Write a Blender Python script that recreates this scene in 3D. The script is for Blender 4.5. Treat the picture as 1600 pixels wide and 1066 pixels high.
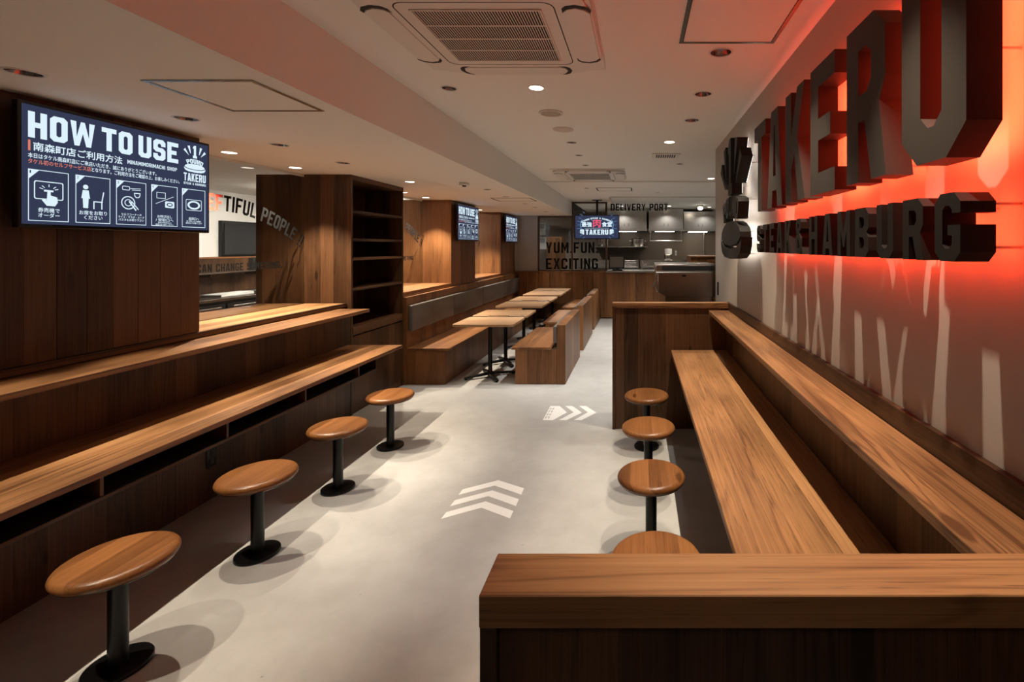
import bpy, bmesh, math, random
from mathutils import Vector, geometry
random.seed(7)
SC = bpy.context.scene
COL = SC.collection
for o in list(bpy.data.objects):
    bpy.data.objects.remove(o)

# ------------------------------------------------------------------ camera
cam_d = bpy.data.cameras.new('camera')
cam_d.sensor_width = 36.0
cam_d.lens = 36.0 * 750 / 1600
cam_d.shift_x = -197 / 1600
cam_d.shift_y = -148 / 1600
cam_d.clip_start = 0.05
cam = bpy.data.objects.new('camera', cam_d)
COL.objects.link(cam)
cam.location = (0, 0, 1.56)
cam.rotation_euler = (math.pi / 2, 0, 0)
SC.camera = cam

# ------------------------------------------------------------------ world / exposure
W = bpy.data.worlds.new('world'); SC.world = W
W.use_nodes = True
W.node_tree.nodes['Background'].inputs[0].default_value = (1.0, 0.86, 0.72, 1)
W.node_tree.nodes['Background'].inputs[1].default_value = 0.01
SC.view_settings.view_transform = 'Standard'
SC.view_settings.look = 'None'
SC.view_settings.exposure = -0.2
SC.view_settings.gamma = 1.0
SC.view_settings.use_curve_mapping = False
SC.cycles.use_denoising = True
SC.cycles.max_bounces = 8
SC.cycles.diffuse_bounces = 4
SC.cycles.transparent_max_bounces = 12
SC.cycles.sample_clamp_indirect = 4.0
SC.cycles.caustics_reflective = False
SC.cycles.caustics_refractive = False

# light levels, all in one place: (watts, colour)
WARM = (1.0, 0.85, 0.66)
NEUT = (1.0, 0.95, 0.87)
L_COUNTER = 115      # row above the counter under the big screen
L_RCOUNTER = 130     # row above the counter under the wall sign
L_SILL = 190
L_TABLE = 70
L_ARROW = 105
L_AISLE = 155
LED_RED = 46.0
LED_WHITE = 5.0

CEIL = 2.545        # main ceiling
SOFF = 2.22         # lower ceiling
BEAMX = -1.43
WALLR = 0.79
BACKY = 10.35

# ------------------------------------------------------------------ materials
def new_mat(name):
    m = bpy.data.materials.new(name); m.use_nodes = True
    nt = m.node_tree
    return m, nt, nt.nodes['Principled BSDF']

def plain(name, col, rough=0.5, metal=0.0, spec=0.5, bump=0.0, bscale=60.0, var=0.0):
    m, nt, b = new_mat(name)
    b.inputs['Base Color'].default_value = (*col, 1)
    b.inputs['Roughness'].default_value = rough
    b.inputs['Metallic'].default_value = metal
    b.inputs['Specular IOR Level'].default_value = spec
    if bump or var:
        tc = nt.nodes.new('ShaderNodeTexCoord')
        n = nt.nodes.new('ShaderNodeTexNoise'); n.inputs['Scale'].default_value = bscale; n.inputs['Detail'].default_value = 3
        nt.links.new(tc.outputs['Object'], n.inputs['Vector'])
        if bump:
            bp = nt.nodes.new('ShaderNodeBump'); bp.inputs['Strength'].default_value = bump; bp.inputs['Distance'].default_value = 0.002
            nt.links.new(n.outputs['Fac'], bp.inputs['Height']); nt.links.new(bp.outputs['Normal'], b.inputs['Normal'])
        if var:
            mx = nt.nodes.new('ShaderNodeMix'); mx.data_type = 'RGBA'
            mx.inputs[6].default_value = (*[c * (1 - var) for c in col], 1); mx.inputs[7].default_value = (*[min(1, c * (1 + var)) for c in col], 1)
            nt.links.new(n.outputs['Fac'], mx.inputs[0]); nt.links.new(mx.outputs[2], b.inputs['Base Color'])
    return m

def emit(name, col, strength):
    m = bpy.data.materials.new(name); m.use_nodes = True
    nt = m.node_tree; nt.nodes.clear()
    e = nt.nodes.new('ShaderNodeEmission'); e.inputs[0].default_value = (*col, 1); e.inputs[1].default_value = strength
    o = nt.nodes.new('ShaderNodeOutputMaterial'); nt.links.new(e.outputs[0], o.inputs[0])
    return m

def glass(name, tint=(0.96, 0.97, 0.97)):
    m = bpy.data.materials.new(name); m.use_nodes = True
    nt = m.node_tree; nt.nodes.clear()
    t = nt.nodes.new('ShaderNodeBsdfTransparent'); t.inputs[0].default_value = (*tint, 1)
    g = nt.nodes.new('ShaderNodeBsdfGlossy'); g.inputs['Roughness'].default_value = 0.01
    f = nt.nodes.new('ShaderNodeFresnel')
    ge = nt.nodes.new('ShaderNodeNewGeometry'); mr = nt.nodes.new('ShaderNodeMapRange')      # same reflectance on both faces of a thin pane
    mr.inputs['To Min'].default_value = 1.45; mr.inputs['To Max'].default_value = 1 / 1.45
    nt.links.new(ge.outputs['Backfacing'], mr.inputs['Value']); nt.links.new(mr.outputs[0], f.inputs[0])
    mx = nt.nodes.new('ShaderNodeMixShader'); o = nt.nodes.new('ShaderNodeOutputMaterial')
    nt.links.new(f.outputs[0], mx.inputs[0]); nt.links.new(t.outputs[0], mx.inputs[1]); nt.links.new(g.outputs[0], mx.inputs[2])
    nt.links.new(mx.outputs[0], o.inputs[0])
    return m

def wood(name, axis, dark, mid, light, plank=0.12, rough=0.42, ring=1.0, plank_var=0.30, ring_amt=0.13):
    """Wood with grain along one axis; strips of board across it."""
    m, nt, b = new_mat(name)
    N = nt.nodes.new; Lk = nt.links.new
    tc = N('ShaderNodeTexCoord'); oi = N('ShaderNodeObjectInfo')
    def math_(op, a, c=None):
        n = N('ShaderNodeMath'); n.operation = op
        for i, v in enumerate((a, c)):
            if v is None: continue
            if isinstance(v, (int, float)): n.inputs[i].default_value = v
            else: Lk(v, n.inputs[i])
        return n.outputs[0]
    sep = N('ShaderNodeSeparateXYZ'); Lk(tc.outputs['Object'], sep.inputs[0])
    ax = 'XYZ'.index(axis)
    al = sep.outputs[ax]; oth = [sep.outputs[i] for i in range(3) if i != ax]
    ac = math_('ADD', oth[0], oth[1])                       # across
    ac2 = math_('SUBTRACT', oth[0], oth[1])
    rnd = math_('MULTIPLY', oi.outputs['Random'], 17.3)
    pid = math_('FLOOR', math_('DIVIDE', math_('ADD', ac, rnd), plank))
    wn = N('ShaderNodeTexWhiteNoise'); wn.noise_dimensions = '1D'; Lk(pid, wn.inputs['W'])
    pr = wn.outputs['Value']
    alo = math_('ADD', math_('ADD', al, math_('MULTIPLY', pr, 9.0)), rnd)
    def vec(sa, sl):
        c = N('ShaderNodeCombineXYZ')
        Lk(math_('MULTIPLY', ac, sa), c.inputs[0]); Lk(math_('MULTIPLY', ac2, sa), c.inputs[1]); Lk(math_('MULTIPLY', alo, sl), c.inputs[2])
        return c.outputs[0]
    def noise(v, detail=3, dist=0.0, rgh=0.55):
        n = N('ShaderNodeTexNoise'); n.inputs['Scale'].default_value = 1; n.inputs['Detail'].default_value = detail
        n.inputs['Distortion'].default_value = dist; n.inputs['Roughness'].default_value = rgh
        Lk(v, n.inputs['Vector']); return n.outputs['Fac']
    n1 = noise(vec(5.0, 0.42), 2, 0.25)
    sn = math_('ADD', math_('MULTIPLY', math_('SINE', math_('MULTIPLY', n1, 95.0 * ring)), 0.5), 0.5)
    rings = math_('POWER', sn, 5.0)                        # thin dark latewood lines
    fib = noise(vec(190, 2.4), 3)
    blot = noise(vec(3.2, 1.3), 4)
    streak = noise(vec(64, 1.0), 4, 0.1)
    # knots
    vo = N('ShaderNodeTexVoronoi'); vo.inputs['Scale'].default_value = 1.0; Lk(vec(3.2, 1.5), vo.inputs['Vector'])
    kd = N('ShaderNodeMapRange'); kd.inputs['From Min'].default_value = 0.025; kd.inputs['From Max'].default_value = 0.085
    kd.inputs['To Min'].default_value = 1; kd.inputs['To Max'].default_value = 0; Lk(vo.outputs['Distance'], kd.inputs['Value'])
    msk = noise(vec(2.1, 0.55), 2)
    mm = N('ShaderNodeMapRange'); mm.inputs['From Min'].default_value = 0.42; mm.inputs['From Max'].default_value = 0.62; Lk(msk, mm.inputs['Value'])
    t = math_('SUBTRACT', 0.13, math_('MULTIPLY', math_('MULTIPLY', rings, mm.outputs[0]), ring_amt))
    pores = noise(vec(150, 8.0), 1)
    pm = N('ShaderNodeMapRange'); pm.inputs['From Min'].default_value = 0.64; pm.inputs['From Max'].default_value = 0.74; Lk(pores, pm.inputs['Value'])
    t = math_('SUBTRACT', t, math_('MULTIPLY', pm.outputs[0], 0.16))
    t = math_('ADD', t, math_('MULTIPLY', fib, 0.30))
    t = math_('ADD', t, math_('MULTIPLY', streak, 0.30))
    t = math_('ADD', t, math_('MULTIPLY', blot, 0.42))
    t = math_('ADD', t, math_('MULTIPLY', math_('SUBTRACT', pr, 0.5), plank_var))
    t = math_('SUBTRACT', t, math_('MULTIPLY', kd.outputs[0], 0.36))
    cr = N('ShaderNodeValToRGB'); e = cr.color_ramp.elements
    e[0].position = 0.40; e[0].color = (*dark, 1); e[1].position = 0.90; e[1].color = (*light, 1)
    k = e.new(0.66); k.color = (*mid, 1)
    Lk(t, cr.inputs[0])
    Lk(cr.outputs[0], b.inputs['Base Color'])
    rr = N('ShaderNodeMapRange'); rr.inputs['To Min'].default_value = rough + 0.1; rr.inputs['To Max'].default_value = rough - 0.06
    Lk(fib, rr.inputs['Value']); Lk(rr.outputs[0], b.inputs['Roughness'])
    bp = N('ShaderNodeBump'); bp.inputs['Strength'].default_value = 0.25; bp.inputs['Distance'].default_value = 0.0008
    Lk(math_('SUBTRACT', fib, math_('MULTIPLY', rings, 0.3)), bp.inputs['Height']); Lk(bp.outputs['Normal'], b.inputs['Normal'])
    b.inputs['Specular IOR Level'].default_value = 0.35
    return m

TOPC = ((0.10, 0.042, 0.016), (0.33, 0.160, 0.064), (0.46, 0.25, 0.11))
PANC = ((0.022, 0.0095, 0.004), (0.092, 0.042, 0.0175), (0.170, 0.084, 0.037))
M = {}
M['top_y'] = wood('counter wood lengthwise', 'Y', *TOPC)
M['top_x'] = wood('counter wood crosswise', 'X', *TOPC)
M['panel_z'] = wood('panel wood upright', 'Z', *PANC)
M['panel_y'] = wood('panel wood lengthwise', 'Y', *PANC)
M['panel_x'] = wood('panel wood crosswise', 'X', *PANC)
M['board_z'] = wood('board wood upright', 'Z', (0.032, 0.014, 0.006), (0.095, 0.043, 0.018), (0.15, 0.073, 0.032), plank=5.0, plank_var=0.42, ring=0.6)
M['warm_z'] = wood('warm veneer upright', 'Z', (0.085, 0.033, 0.0105), (0.215, 0.090, 0.031), (0.31, 0.145, 0.055), plank=0.16, ring=0.5, plank_var=0.25)
M['warm_y'] = wood('warm veneer lengthwise', 'Y', (0.10, 0.040, 0.013), (0.24, 0.102, 0.037), (0.33, 0.155, 0.062), plank=0.16, ring=0.5, plank_var=0.25)
M['stool'] = wood('stool seat wood', 'Y', (0.085, 0.030, 0.0085), (0.225, 0.090, 0.028), (0.31, 0.135, 0.048), plank=0.09, rough=0.30, ring=0.35, plank_var=0.16, ring_amt=0.05)
M['table'] = wood('table top wood', 'X', (0.26, 0.145, 0.072), (0.44, 0.265, 0.145), (0.54, 0.35, 0.205), plank=0.2, rough=0.36, ring=0.3, plank_var=0.15)
M['ceiling'] = plain('ceiling paint', (0.84, 0.81, 0.76), 0.75, bump=0.05, bscale=220)
M['plaster'] = plain('beige wall plaster', (0.38, 0.33, 0.285), 0.5, bump=0.08, bscale=160, var=0.04)
M['grey_wall'] = plain('grey wall paint', (0.40, 0.39, 0.38), 0.6, bump=0.05, bscale=200)
M['white'] = plain('white paint', (0.72, 0.71, 0.68), 0.5)
M['acwhite'] = plain('air conditioner plastic', (0.74, 0.71, 0.66), 0.42)
M['black'] = plain('black powder coat', (0.006, 0.006, 0.0065), 0.32, spec=0.3)
M['blackgloss'] = plain('black gloss plastic', (0.008, 0.008, 0.009), 0.18)
M['lamp_inner'] = plain('dark lamp reflector', (0.42, 0.41, 0.40), 0.18, 1.0)
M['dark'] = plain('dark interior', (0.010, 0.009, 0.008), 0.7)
M['slot'] = plain('dark gap', (0.02, 0.018, 0.016), 0.8)
M['letter'] = plain('sign letter paint', (0.034, 0.027, 0.022), 0.55, spec=0.25, bump=0.03, bscale=300)
M['letter_dark'] = plain('small sign letter paint', (0.011, 0.009, 0.0075), 0.55, spec=0.2)
M['vinyl'] = plain('taupe vinyl', (0.115, 0.100, 0.088), 0.38, bump=0.15, bscale=260)
M['chrome'] = plain('polished chrome', (0.75, 0.75, 0.75), 0.08, 1.0)
M['steel'] = plain('stainless steel', (0.56, 0.54, 0.51), 0.24, 1.0, bump=0.04, bscale=40)
M['steel_dull'] = plain('brushed stainless steel', (0.31, 0.275, 0.24), 0.27, 1.0, bump=0.05, bscale=30)
M['decal_black'] = plain('black vinyl lettering', (0.008, 0.008, 0.008), 0.7, spec=0.1)
M['decal_red'] = plain('red vinyl lettering', (0.75, 0.07, 0.045), 0.5)
M['arrow_light'] = plain('projected arrow light paint', (0.92, 0.91, 0.88), 0.45)  # light of the projected floor arrows, put into a white colour
M['floor_grey'] = plain('grey arrow lettering', (0.50, 0.47, 0.46), 0.5)
M['kitchen_tile'] = plain('kitchen wall panel', (0.17, 0.135, 0.105), 0.3, var=0.12, bscale=3)
M['white_tile'] = plain('white kitchen wall', (0.70, 0.69, 0.66), 0.35)
M['glass'] = glass('clear glass')
M['glass_dark'] = plain('dark appliance glass', (0.03, 0.032, 0.035), 0.06)
M['wood_frame'] = plain('brown window frame', (0.085, 0.042, 0.024), 0.45)
M['rubber'] = plain('black rubber', (0.02, 0.02, 0.02), 0.7)
M['scr_bg'] = emit('lit screen navy', (0.040, 0.049, 0.098), 1.0)
M['scr_white'] = emit('lit screen white', (0.74, 0.90, 1.0), 1.15)
M['scr_red'] = emit('lit screen salmon', (0.85, 0.24, 0.17), 1.0)
M['scr_pink'] = emit('lit screen pink', (0.90, 0.12, 0.20), 1.0)
M['scr_blue'] = emit('lit screen blue', (0.16, 0.34, 0.62), 1.0)
M['scr_grey'] = plain('idle screen', (0.20, 0.185, 0.165), 0.25)
M['led_red'] = emit('red backlight', (1.0, 0.055, 0.020), LED_RED)
M['led_white'] = emit('white backlight', (1.0, 0.93, 0.84), LED_WHITE)
M['lens'] = emit('lit lamp lens', (1.0, 0.86, 0.70), 14.0)
M['hood_lamp'] = emit('hood lamp diffuser', (1.0, 0.90, 0.76), 28.0)
M['lens_dim'] = emit('shielded lamp lens', (1.0, 0.86, 0.70), 2.2)

def floor_mat():
    m, nt, b = new_mat('sealed concrete floor')
    N = nt.nodes.new; Lk = nt.links.new
    tc = N('ShaderNodeTexCoord')
    def noise(s, d, r=0.55):
        n = N('ShaderNodeTexNoise'); n.inputs['Scale'].default_value = s; n.inputs['Detail'].default_value = d; n.inputs['Roughness'].default_value = r
        Lk(tc.outputs['Object'], n.inputs['Vector']); return n.outputs['Fac']
    a = noise(1.1, 4); c = noise(7, 5, 0.65); f = noise(160, 2)
    cr = N('ShaderNodeValToRGB'); e = cr.color_ramp.elements
    e[0].position = 0.25; e[0].color = (0.37, 0.362, 0.345, 1); e[1].position = 0.72; e[1].color = (0.525, 0.52, 0.503, 1)
    mx = N('ShaderNodeMath'); mx.operation = 'MULTIPLY_ADD'; Lk(c, mx.inputs[0]); mx.inputs[1].default_value = 0.5; 
    m2 = N('ShaderNodeMath'); m2.operation = 'MULTIPLY'; Lk(a, m2.inputs[0]); m2.inputs[1].default_value = 0.5
    Lk(m2.outputs[0], mx.inputs[2]); Lk(mx.outputs[0], cr.inputs[0])
    # small pits
    v = N('ShaderNodeTexVoronoi'); v.inputs['Scale'].default_value = 9; Lk(tc.outputs['Object'], v.inputs['Vector'])
    mr = N('ShaderNodeMapRange'); mr.inputs['From Min'].default_value = 0.02; mr.inputs['From Max'].default_value = 0.05; mr.inputs['To Min'].default_value = 0.55; mr.inputs['To Max'].default_value = 1
    Lk(v.outputs['Distance'], mr.inputs['Value'])
    mm = N('ShaderNodeMix'); mm.data_type = 'RGBA'; mm.blend_type = 'MULTIPLY'; mm.inputs[0].default_value = 1
    Lk(cr.outputs[0], mm.inputs[6]); Lk(mr.outputs[0], mm.inputs[7]); Lk(mm.outputs[2], b.inputs['Base Color'])
    b.inputs['Roughness'].default_value = 0.42
    b.inputs['Specular IOR Level'].default_value = 0.4
    bp = N('ShaderNodeBump'); bp.inputs['Strength'].default_value = 0.12; bp.inputs['Distance'].default_value = 0.001
    Lk(f, bp.inputs['Height']); Lk(bp.outputs['Normal'], b.inputs['Normal'])
    return m
M['floor'] = floor_mat()

# ------------------------------------------------------------------ mesh helpers
ROOT = {}
class MB:
    def __init__(s): s.v = []; s.f = []; s.smooth = False
    def box(s, x0, x1, y0, y1, z0, z1, ch=0.0):
        """box; ch chamfers all edges"""
        x0, x1 = sorted((x0, x1)); y0, y1 = sorted((y0, y1)); z0, z1 = sorted((z0, z1))
        if ch <= 0:
            b = len(s.v)
            s.v += [(x0, y0, z0), (x1, y0, z0), (x1, y1, z0), (x0, y1, z0), (x0, y0, z1), (x1, y0, z1), (x1, y1, z1), (x0, y1, z1)]
            s.f += [tuple(b + i for i in q) for q in ((0, 3, 2, 1), (4, 5, 6, 7), (0, 1, 5, 4), (1, 2, 6, 5), (2, 3, 7, 6), (3, 0, 4, 7))]
            return s
        bm = bmesh.new()
        bmesh.ops.create_cube(bm, size=1.0)
        for v in bm.verts:
            v.co = Vector(((x0 + x1) / 2 + v.co.x * (x1 - x0), (y0 + y1) / 2 + v.co.y * (y1 - y0), (z0 + z1) / 2 + v.co.z * (z1 - z0)))
        ch = min(ch, (x1 - x0) * .45, (y1 - y0) * .45, (z1 - z0) * .45)
        bmesh.ops.bevel(bm, geom=bm.edges[:], offset=ch, segments=1 if ch < 0.006 else 3, affect='EDGES', profile=0.5)
        s.bm(bm); return s
    def bm(s, bm):
        b = len(s.v); bm.verts.index_update()
        s.v += [tuple(v.co) for v in bm.verts]; s.f += [tuple(b + v.index for v in f.verts) for f in bm.faces]
        bm.free()
    def poly(s, *pts):
        b = len(s.v); s.v += [tuple(p) for p in pts]; s.f.append(tuple(range(b, b + len(pts)))); return s
    def lathe(s, c, prof, n=32, axis='Z', caps=True):
        """prof: (radius, height) list from one end to the other; ends are closed when radius > 0"""
        b = len(s.v)
        for r, h in prof:
            for i in range(n):
                a = 2 * math.pi * i / n
                p = (r * math.cos(a), r * math.sin(a), h)
                if axis == 'X': p = (p[2], p[0], p[1])
                elif axis == 'Y': p = (p[1], p[2], p[0])
                s.v.append((c[0] + p[0], c[1] + p[1], c[2] + p[2]))
        for k in range(len(prof) - 1):
            for i in range(n):
                j = (i + 1) % n
                s.f.append((b + k * n + i, b + k * n + j, b + (k + 1) * n + j, b + (k + 1) * n + i))
        if caps and prof[0][0] > 1e-6: s.f.append(tuple(b + i for i in reversed(range(n))))
        if caps and prof[-1][0] > 1e-6: s.f.append(tuple(b + (len(prof) - 1) * n + i for i in range(n)))
        return s
    def tube(s, pts, r, n=10):
        pts = [Vector(p) for p in pts]
        b = len(s.v); prev = None
        for k, p in enumerate(pts):
            d = (pts[min(k + 1, len(pts) - 1)] - pts[max(k - 1, 0)]).normalized()
            if prev is None:
                u = d.orthogonal().normalized()
            else:
                u = (prev - d * prev.dot(d)).normalized()
            prev = u; w = d.cross(u)
            for i in range(n):
                a = 2 * math.pi * i / n
                s.v.append(tuple(p + (u * math.cos(a) + w * math.sin(a)) * r))
        for k in range(len(pts) - 1):
            for i in range(n):
                j = (i + 1) % n
                s.f.append((b + k * n + i, b + k * n + j, b + (k + 1) * n + j, b + (k + 1) * n + i))
        s.f.append(tuple(b + i for i in reversed(range(n)))); s.f.append(tuple(b + (len(pts) - 1) * n + i for i in range(n)))
        return s
    def prism(s, polys, fr, d0, d1=None):
        """polys: list of [outer, hole, ...] in (u, v); fr = (origin, U, V); d0..d1 along U x V.  d1 None: flat sheet at d0"""
        O, U, V = (Vector(a) for a in fr); Nn = U.cross(V)
        for cont in polys:
            flat = [p for c in cont for p in c]
            tris = geometry.tessellate_polygon([[Vector((p[0], p[1], 0)) for p in c] for c in cont])
            fixed = []
            for t in tris:
                a, b_, c_ = (flat[i] for i in t)
                ar = (b_[0] - a[0]) * (c_[1] - a[1]) - (b_[1] - a[1]) * (c_[0] - a[0])
                if abs(ar) < 1e-12: continue
                fixed.append(tuple(t) if ar > 0 else (t[0], t[2], t[1]))
            P = lambda p, d: tuple(O + U * p[0] + V * p[1] + Nn * d)
            if d1 is None:
                b = len(s.v); s.v += [P(p, d0) for p in flat]; s.f += [tuple(b + i for i in t) for t in fixed]
                continue
            b = len(s.v); n = len(flat)
            s.v += [P(p, d1) for p in flat] + [P(p, d0) for p in flat]
            s.f += [tuple(b + i for i in t) for t in fixed] + [tuple(b + n + i for i in reversed(t)) for t in fixed]
            k = 0
            for ci, c in enumerate(cont):
                area = sum(c[i][0] * c[(i + 1) % len(c)][1] - c[(i + 1) % len(c)][0] * c[i][1] for i in range(len(c)))
                ccw = area > 0
                if ci > 0: ccw = not ccw if False else ccw
                for i in range(len(c)):
                    j = (i + 1) % len(c)
                    q = (b + k + i, b + n + k + i, b + n + k + j, b + k + j)
                    out = (area > 0) == (ci == 0)
                    s.f.append(q if out else tuple(reversed(q)))
                k += len(c)
        return s
    def mesh(s, name, off):
        me = bpy.data.meshes.new(name)
        me.from_pydata([(v[0] - off[0], v[1] - off[1], v[2] - off[2]) for v in s.v], [], s.f)
        if s.smooth:
            me.shade_smooth()
            try: me.set_sharp_from_angle(angle=math.radians(40))
            except Exception: pass
        me.update()
        return me

def off_of(o):
    while o is not None:
        if o.name in ROOT: return ROOT[o.name]
        o = o.parent
    return (0, 0, 0)

def build(name, mb, mat, parent=None, smooth=False, loc=None, label=None, kind=None):
    """one mesh object; vertices are given in room coordinates"""
    mb.smooth = smooth
    off = off_of(parent) if parent is not None else (loc or (0, 0, 0))
    me = mb.mesh(name, off)
    me.materials.append(M[mat] if isinstance(mat, str) else mat)
    o = bpy.data.objects.new(name, me); COL.objects.link(o)
    if parent is not None: o.parent = parent
    else:
        o.location = off; ROOT[o.name] = tuple(off)
    if label: o['label'] = label
    if kind: o['kind'] = kind
    return o

def thing(name, label, cat, loc, group=None):
    o = bpy.data.objects.new(name, None); COL.objects.link(o)
    o.empty_display_size = 0.05
    o.location = loc; ROOT[o.name] = tuple(loc)
    o['label'] = label; o['category'] = cat
    if group: o['group'] = group
    return o

def tag(o, label, cat, group=None):
    o['label'] = label; o['category'] = cat
    if group: o['group'] = group
    return o

def struct(name, mb, mat, loc=None, smooth=False, label=None):
    o = build(name, mb, mat, None, smooth, loc)
    o['kind'] = 'structure'
    if label: o['label'] = label
    return o

def copy_tree(o, parent=None, delta=None):
    c = o.copy(); COL.objects.link(c)
    if parent is not None: c.parent = parent
    if delta is not None:
        c.location = Vector(o.location) + Vector(delta)
        ROOT[c.name] = tuple(c.location)
    for ch in list(o.children):
        copy_tree(ch, c)
    return c

def bx(*a): return MB().box(*a)

# ------------------------------------------------------------------ block lettering
def octo(x0, y0, x1, y1, c):
    return [(x0 + c, y0), (x1 - c, y0), (x1, y0 + c), (x1, y1 - c), (x1 - c, y1), (x0 + c, y1), (x0, y1 - c), (x0, y0 + c)]

def glyph(ch, w=0.51, s=0.166, c=0.12):
    """-> width, [[outer, holes...], ...] for height 1"""
    i = c * 0.45; m = 0.5; h = s / 2
    if ch == ' ': return w * 0.55, []
    if ch == 'I': return s, [[[(0, 0), (s, 0), (s, 1), (0, 1)]]]
    if ch == 'L': return w * .9, [[[(0, 0), (w * .9, 0), (w * .9, s), (s, s), (s, 1), (0, 1)]]]
    if ch == 'T': return w, [[[(w / 2 - h, 0), (w / 2 + h, 0), (w / 2 + h, 1 - s), (w, 1 - s), (w, 1), (0, 1), (0, 1 - s), (w / 2 - h, 1 - s)]]]
    if ch == 'E': return w * .96, [[[(0, 0), (w * .96, 0), (w * .96, s), (s, s), (s, m - h), (w * .80, m - h), (w * .80, m + h), (s, m + h), (s, 1 - s), (w * .96, 1 - s), (w * .96, 1), (0, 1)]]]
    if ch == 'F': return w * .94, [[[(0, 0), (s, 0), (s, m - h), (w * .8, m - h), (w * .8, m + h), (s, m + h), (s, 1 - s), (w * .94, 1 - s), (w * .94, 1), (0, 1)]]]
    if ch == 'H': return w, [[[(0, 0), (s, 0), (s, m - h), (w - s, m - h), (w - s, 0), (w, 0), (w, 1), (w - s, 1), (w - s, m + h), (s, m + h), (s, 1), (0, 1)]]]
    if ch == 'O': return w, [[octo(0, 0, w, 1, c), octo(s, s, w - s, 1 - s, i)]]
    if ch == 'D': return w, [[[(0, 0), (w - c, 0), (w, c), (w, 1 - c), (w - c, 1), (0, 1)], [(s, s), (w - s - i, s), (w - s, s + i), (w - s, 1 - s - i), (w - s - i, 1 - s), (s, 1 - s)]]]
    if ch == 'U': return w, [[[(c, 0), (w - c, 0), (w, c), (w, 1), (w - s, 1), (w - s, s + i), (w - s - i, s), (s + i, s), (s, s + i), (s, 1), (0, 1), (0, c)]]]
    if ch == 'J': return w, [[[(c, 0), (w - c, 0), (w, c), (w, 1), (w - s, 1), (w - s, s + i), (w - s - i, s), (s + i, s), (s, s + i), (s, .34), (0, .34), (0, c)]]]
    if ch == 'C': return w, [[[(c, 0), (w - c, 0), (w, c), (w, .34), (w - s, .34), (w - s, s + i), (w - s - i, s), (s + i, s), (s, s + i), (s, 1 - s - i), (s + i, 1 - s), (w - s - i, 1 - s), (w - s, 1 - s - i), (w - s, .66), (w, .66), (w, 1 - c), (w - c, 1), (c, 1), (0, 1 - c), (0, c)]]]
    if ch == 'G': return w, [[[(c, 0), (w - c, 0), (w, c), (w, .53), (w * .52, .53), (w * .52, .53 - s * .8), (w - s, .53 - s * .8), (w - s, s + i), (w - s - i, s), (s + i, s), (s, s + i), (s, 1 - s - i), (s + i, 1 - s), (w - s - i, 1 - s), (w - s, 1 - s - i), (w - s, .70), (w, .70), (w, 1 - c), (w - c, 1), (c, 1), (0, 1 - c), (0, c)]]]
    if ch == 'S': return w, [[[(w, .68), (w, 1 - c), (w - c, 1), (c, 1), (0, 1 - c), (0, m + .02), (c, m - h), (w - s - i, m - h), (w - s, m - h - i), (w - s, s + i), (w - s - i, s), (s + i, s), (s, s + i), (s, .32), (0, .32), (0, c), (c, 0), (w - c, 0), (w, c), (w, m - .02), (w - c, m + h), (s + i, m + h), (s, m + h + i), (s, 1 - s - i), (s + i, 1 - s), (w - s - i, 1 - s), (w - s, 1 - s - i), (w - s, .68)]]]
    if ch == 'P':
        q = .38
        return w, [[[(0, 0), (s, 0), (s, q), (w - c, q), (w, q + c), (w, 1 - c), (w - c, 1), (0, 1)], [(s, q + s), (w - s - i, q + s), (w - s, q + s + i), (w - s, 1 - s - i), (w - s - i, 1 - s), (s, 1 - s)]]]
    if ch == 'R':
        q = .38
        return w, [[[(0, 0), (s, 0), (s, q), (w * .50, q), (w - s * .98, 0), (w + .01, 0), (w * .86, q + .07), (w, q + .19), (w, 1 - c), (w - c, 1), (0, 1)], [(s, q + s), (w - s - i, q + s), (w - s, q + s + i), (w - s, 1 - s - i), (w - s - i, 1 - s), (s, 1 - s)]]]
    if ch == 'B':
        return w, [[[(0, 0), (w - c, 0), (w, c), (w, m - c * .7), (w - c * .6, m), (w, m + c * .7), (w, 1 - c), (w - c, 1), (0, 1)],
                    [(s, s), (w - s - i, s), (w - s, s + i), (w - s, m - h - i), (w - s - i, m - h), (s, m - h)],
                    [(s, m + h), (w - s - i, m + h), (w - s, m + h + i), (w - s, 1 - s - i), (w - s - i, 1 - s), (s, 1 - s)]]]
    if ch == 'A':
        a = w * 1.06; t = a * .27; q = .17; b_ = q + s * .9
        xi = lambda y: t * y           # outer left edge
        inn = lambda y: s * 1.02 + (a / 2 - s * 1.02 - 0.0) * min(1, y / .92) * .93
        return a, [[[(0, 0), (s * 1.0, 0), (s + (t) * q, q), (a - s - t * q, q), (a - s, 0), (a, 0), (a - t, 1), (t, 1)],
                    [(s + t * b_ + .005, b_), (a - s - t * b_ - .005, b_), (a / 2 + .012, .84), (a / 2 - .012, .84)]]]
    if ch == 'K': return w * 1.04, [[[(0, 0), (s, 0), (s, .30), (s + .085, .42), (w * 1.04 - s * 1.04, 0), (w * 1.04, 0), (w * .66, .565), (w * 1.02, 1), (w * 1.02 - s * 1.1, 1), (s, .60), (s, 1), (0, 1)]]]
    if ch == 'M':
        a = w * 1.22
        return a, [[[(0, 0), (s, 0), (s, .58), (a / 2 - .03, .20), (a / 2 + .03, .20), (a - s, .58), (a - s, 0), (a, 0), (a, 1), (a - s, 1), (a / 2, .52), (s, 1), (0, 1)]]]
    if ch == 'N': return w, [[[(0, 0), (s, 0), (s, .58), (w - s, 0), (w, 0), (w, 1), (w - s, 1), (w - s, .42), (s, 1), (0, 1)]]]
    if ch == 'V': return w * 1.04, [[[(w * .52 - s * .6, 0), (w * .52 + s * .6, 0), (w * 1.04, 1), (w * 1.04 - s, 1), (w * .52, .30), (s, 1), (0, 1)]]]
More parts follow.
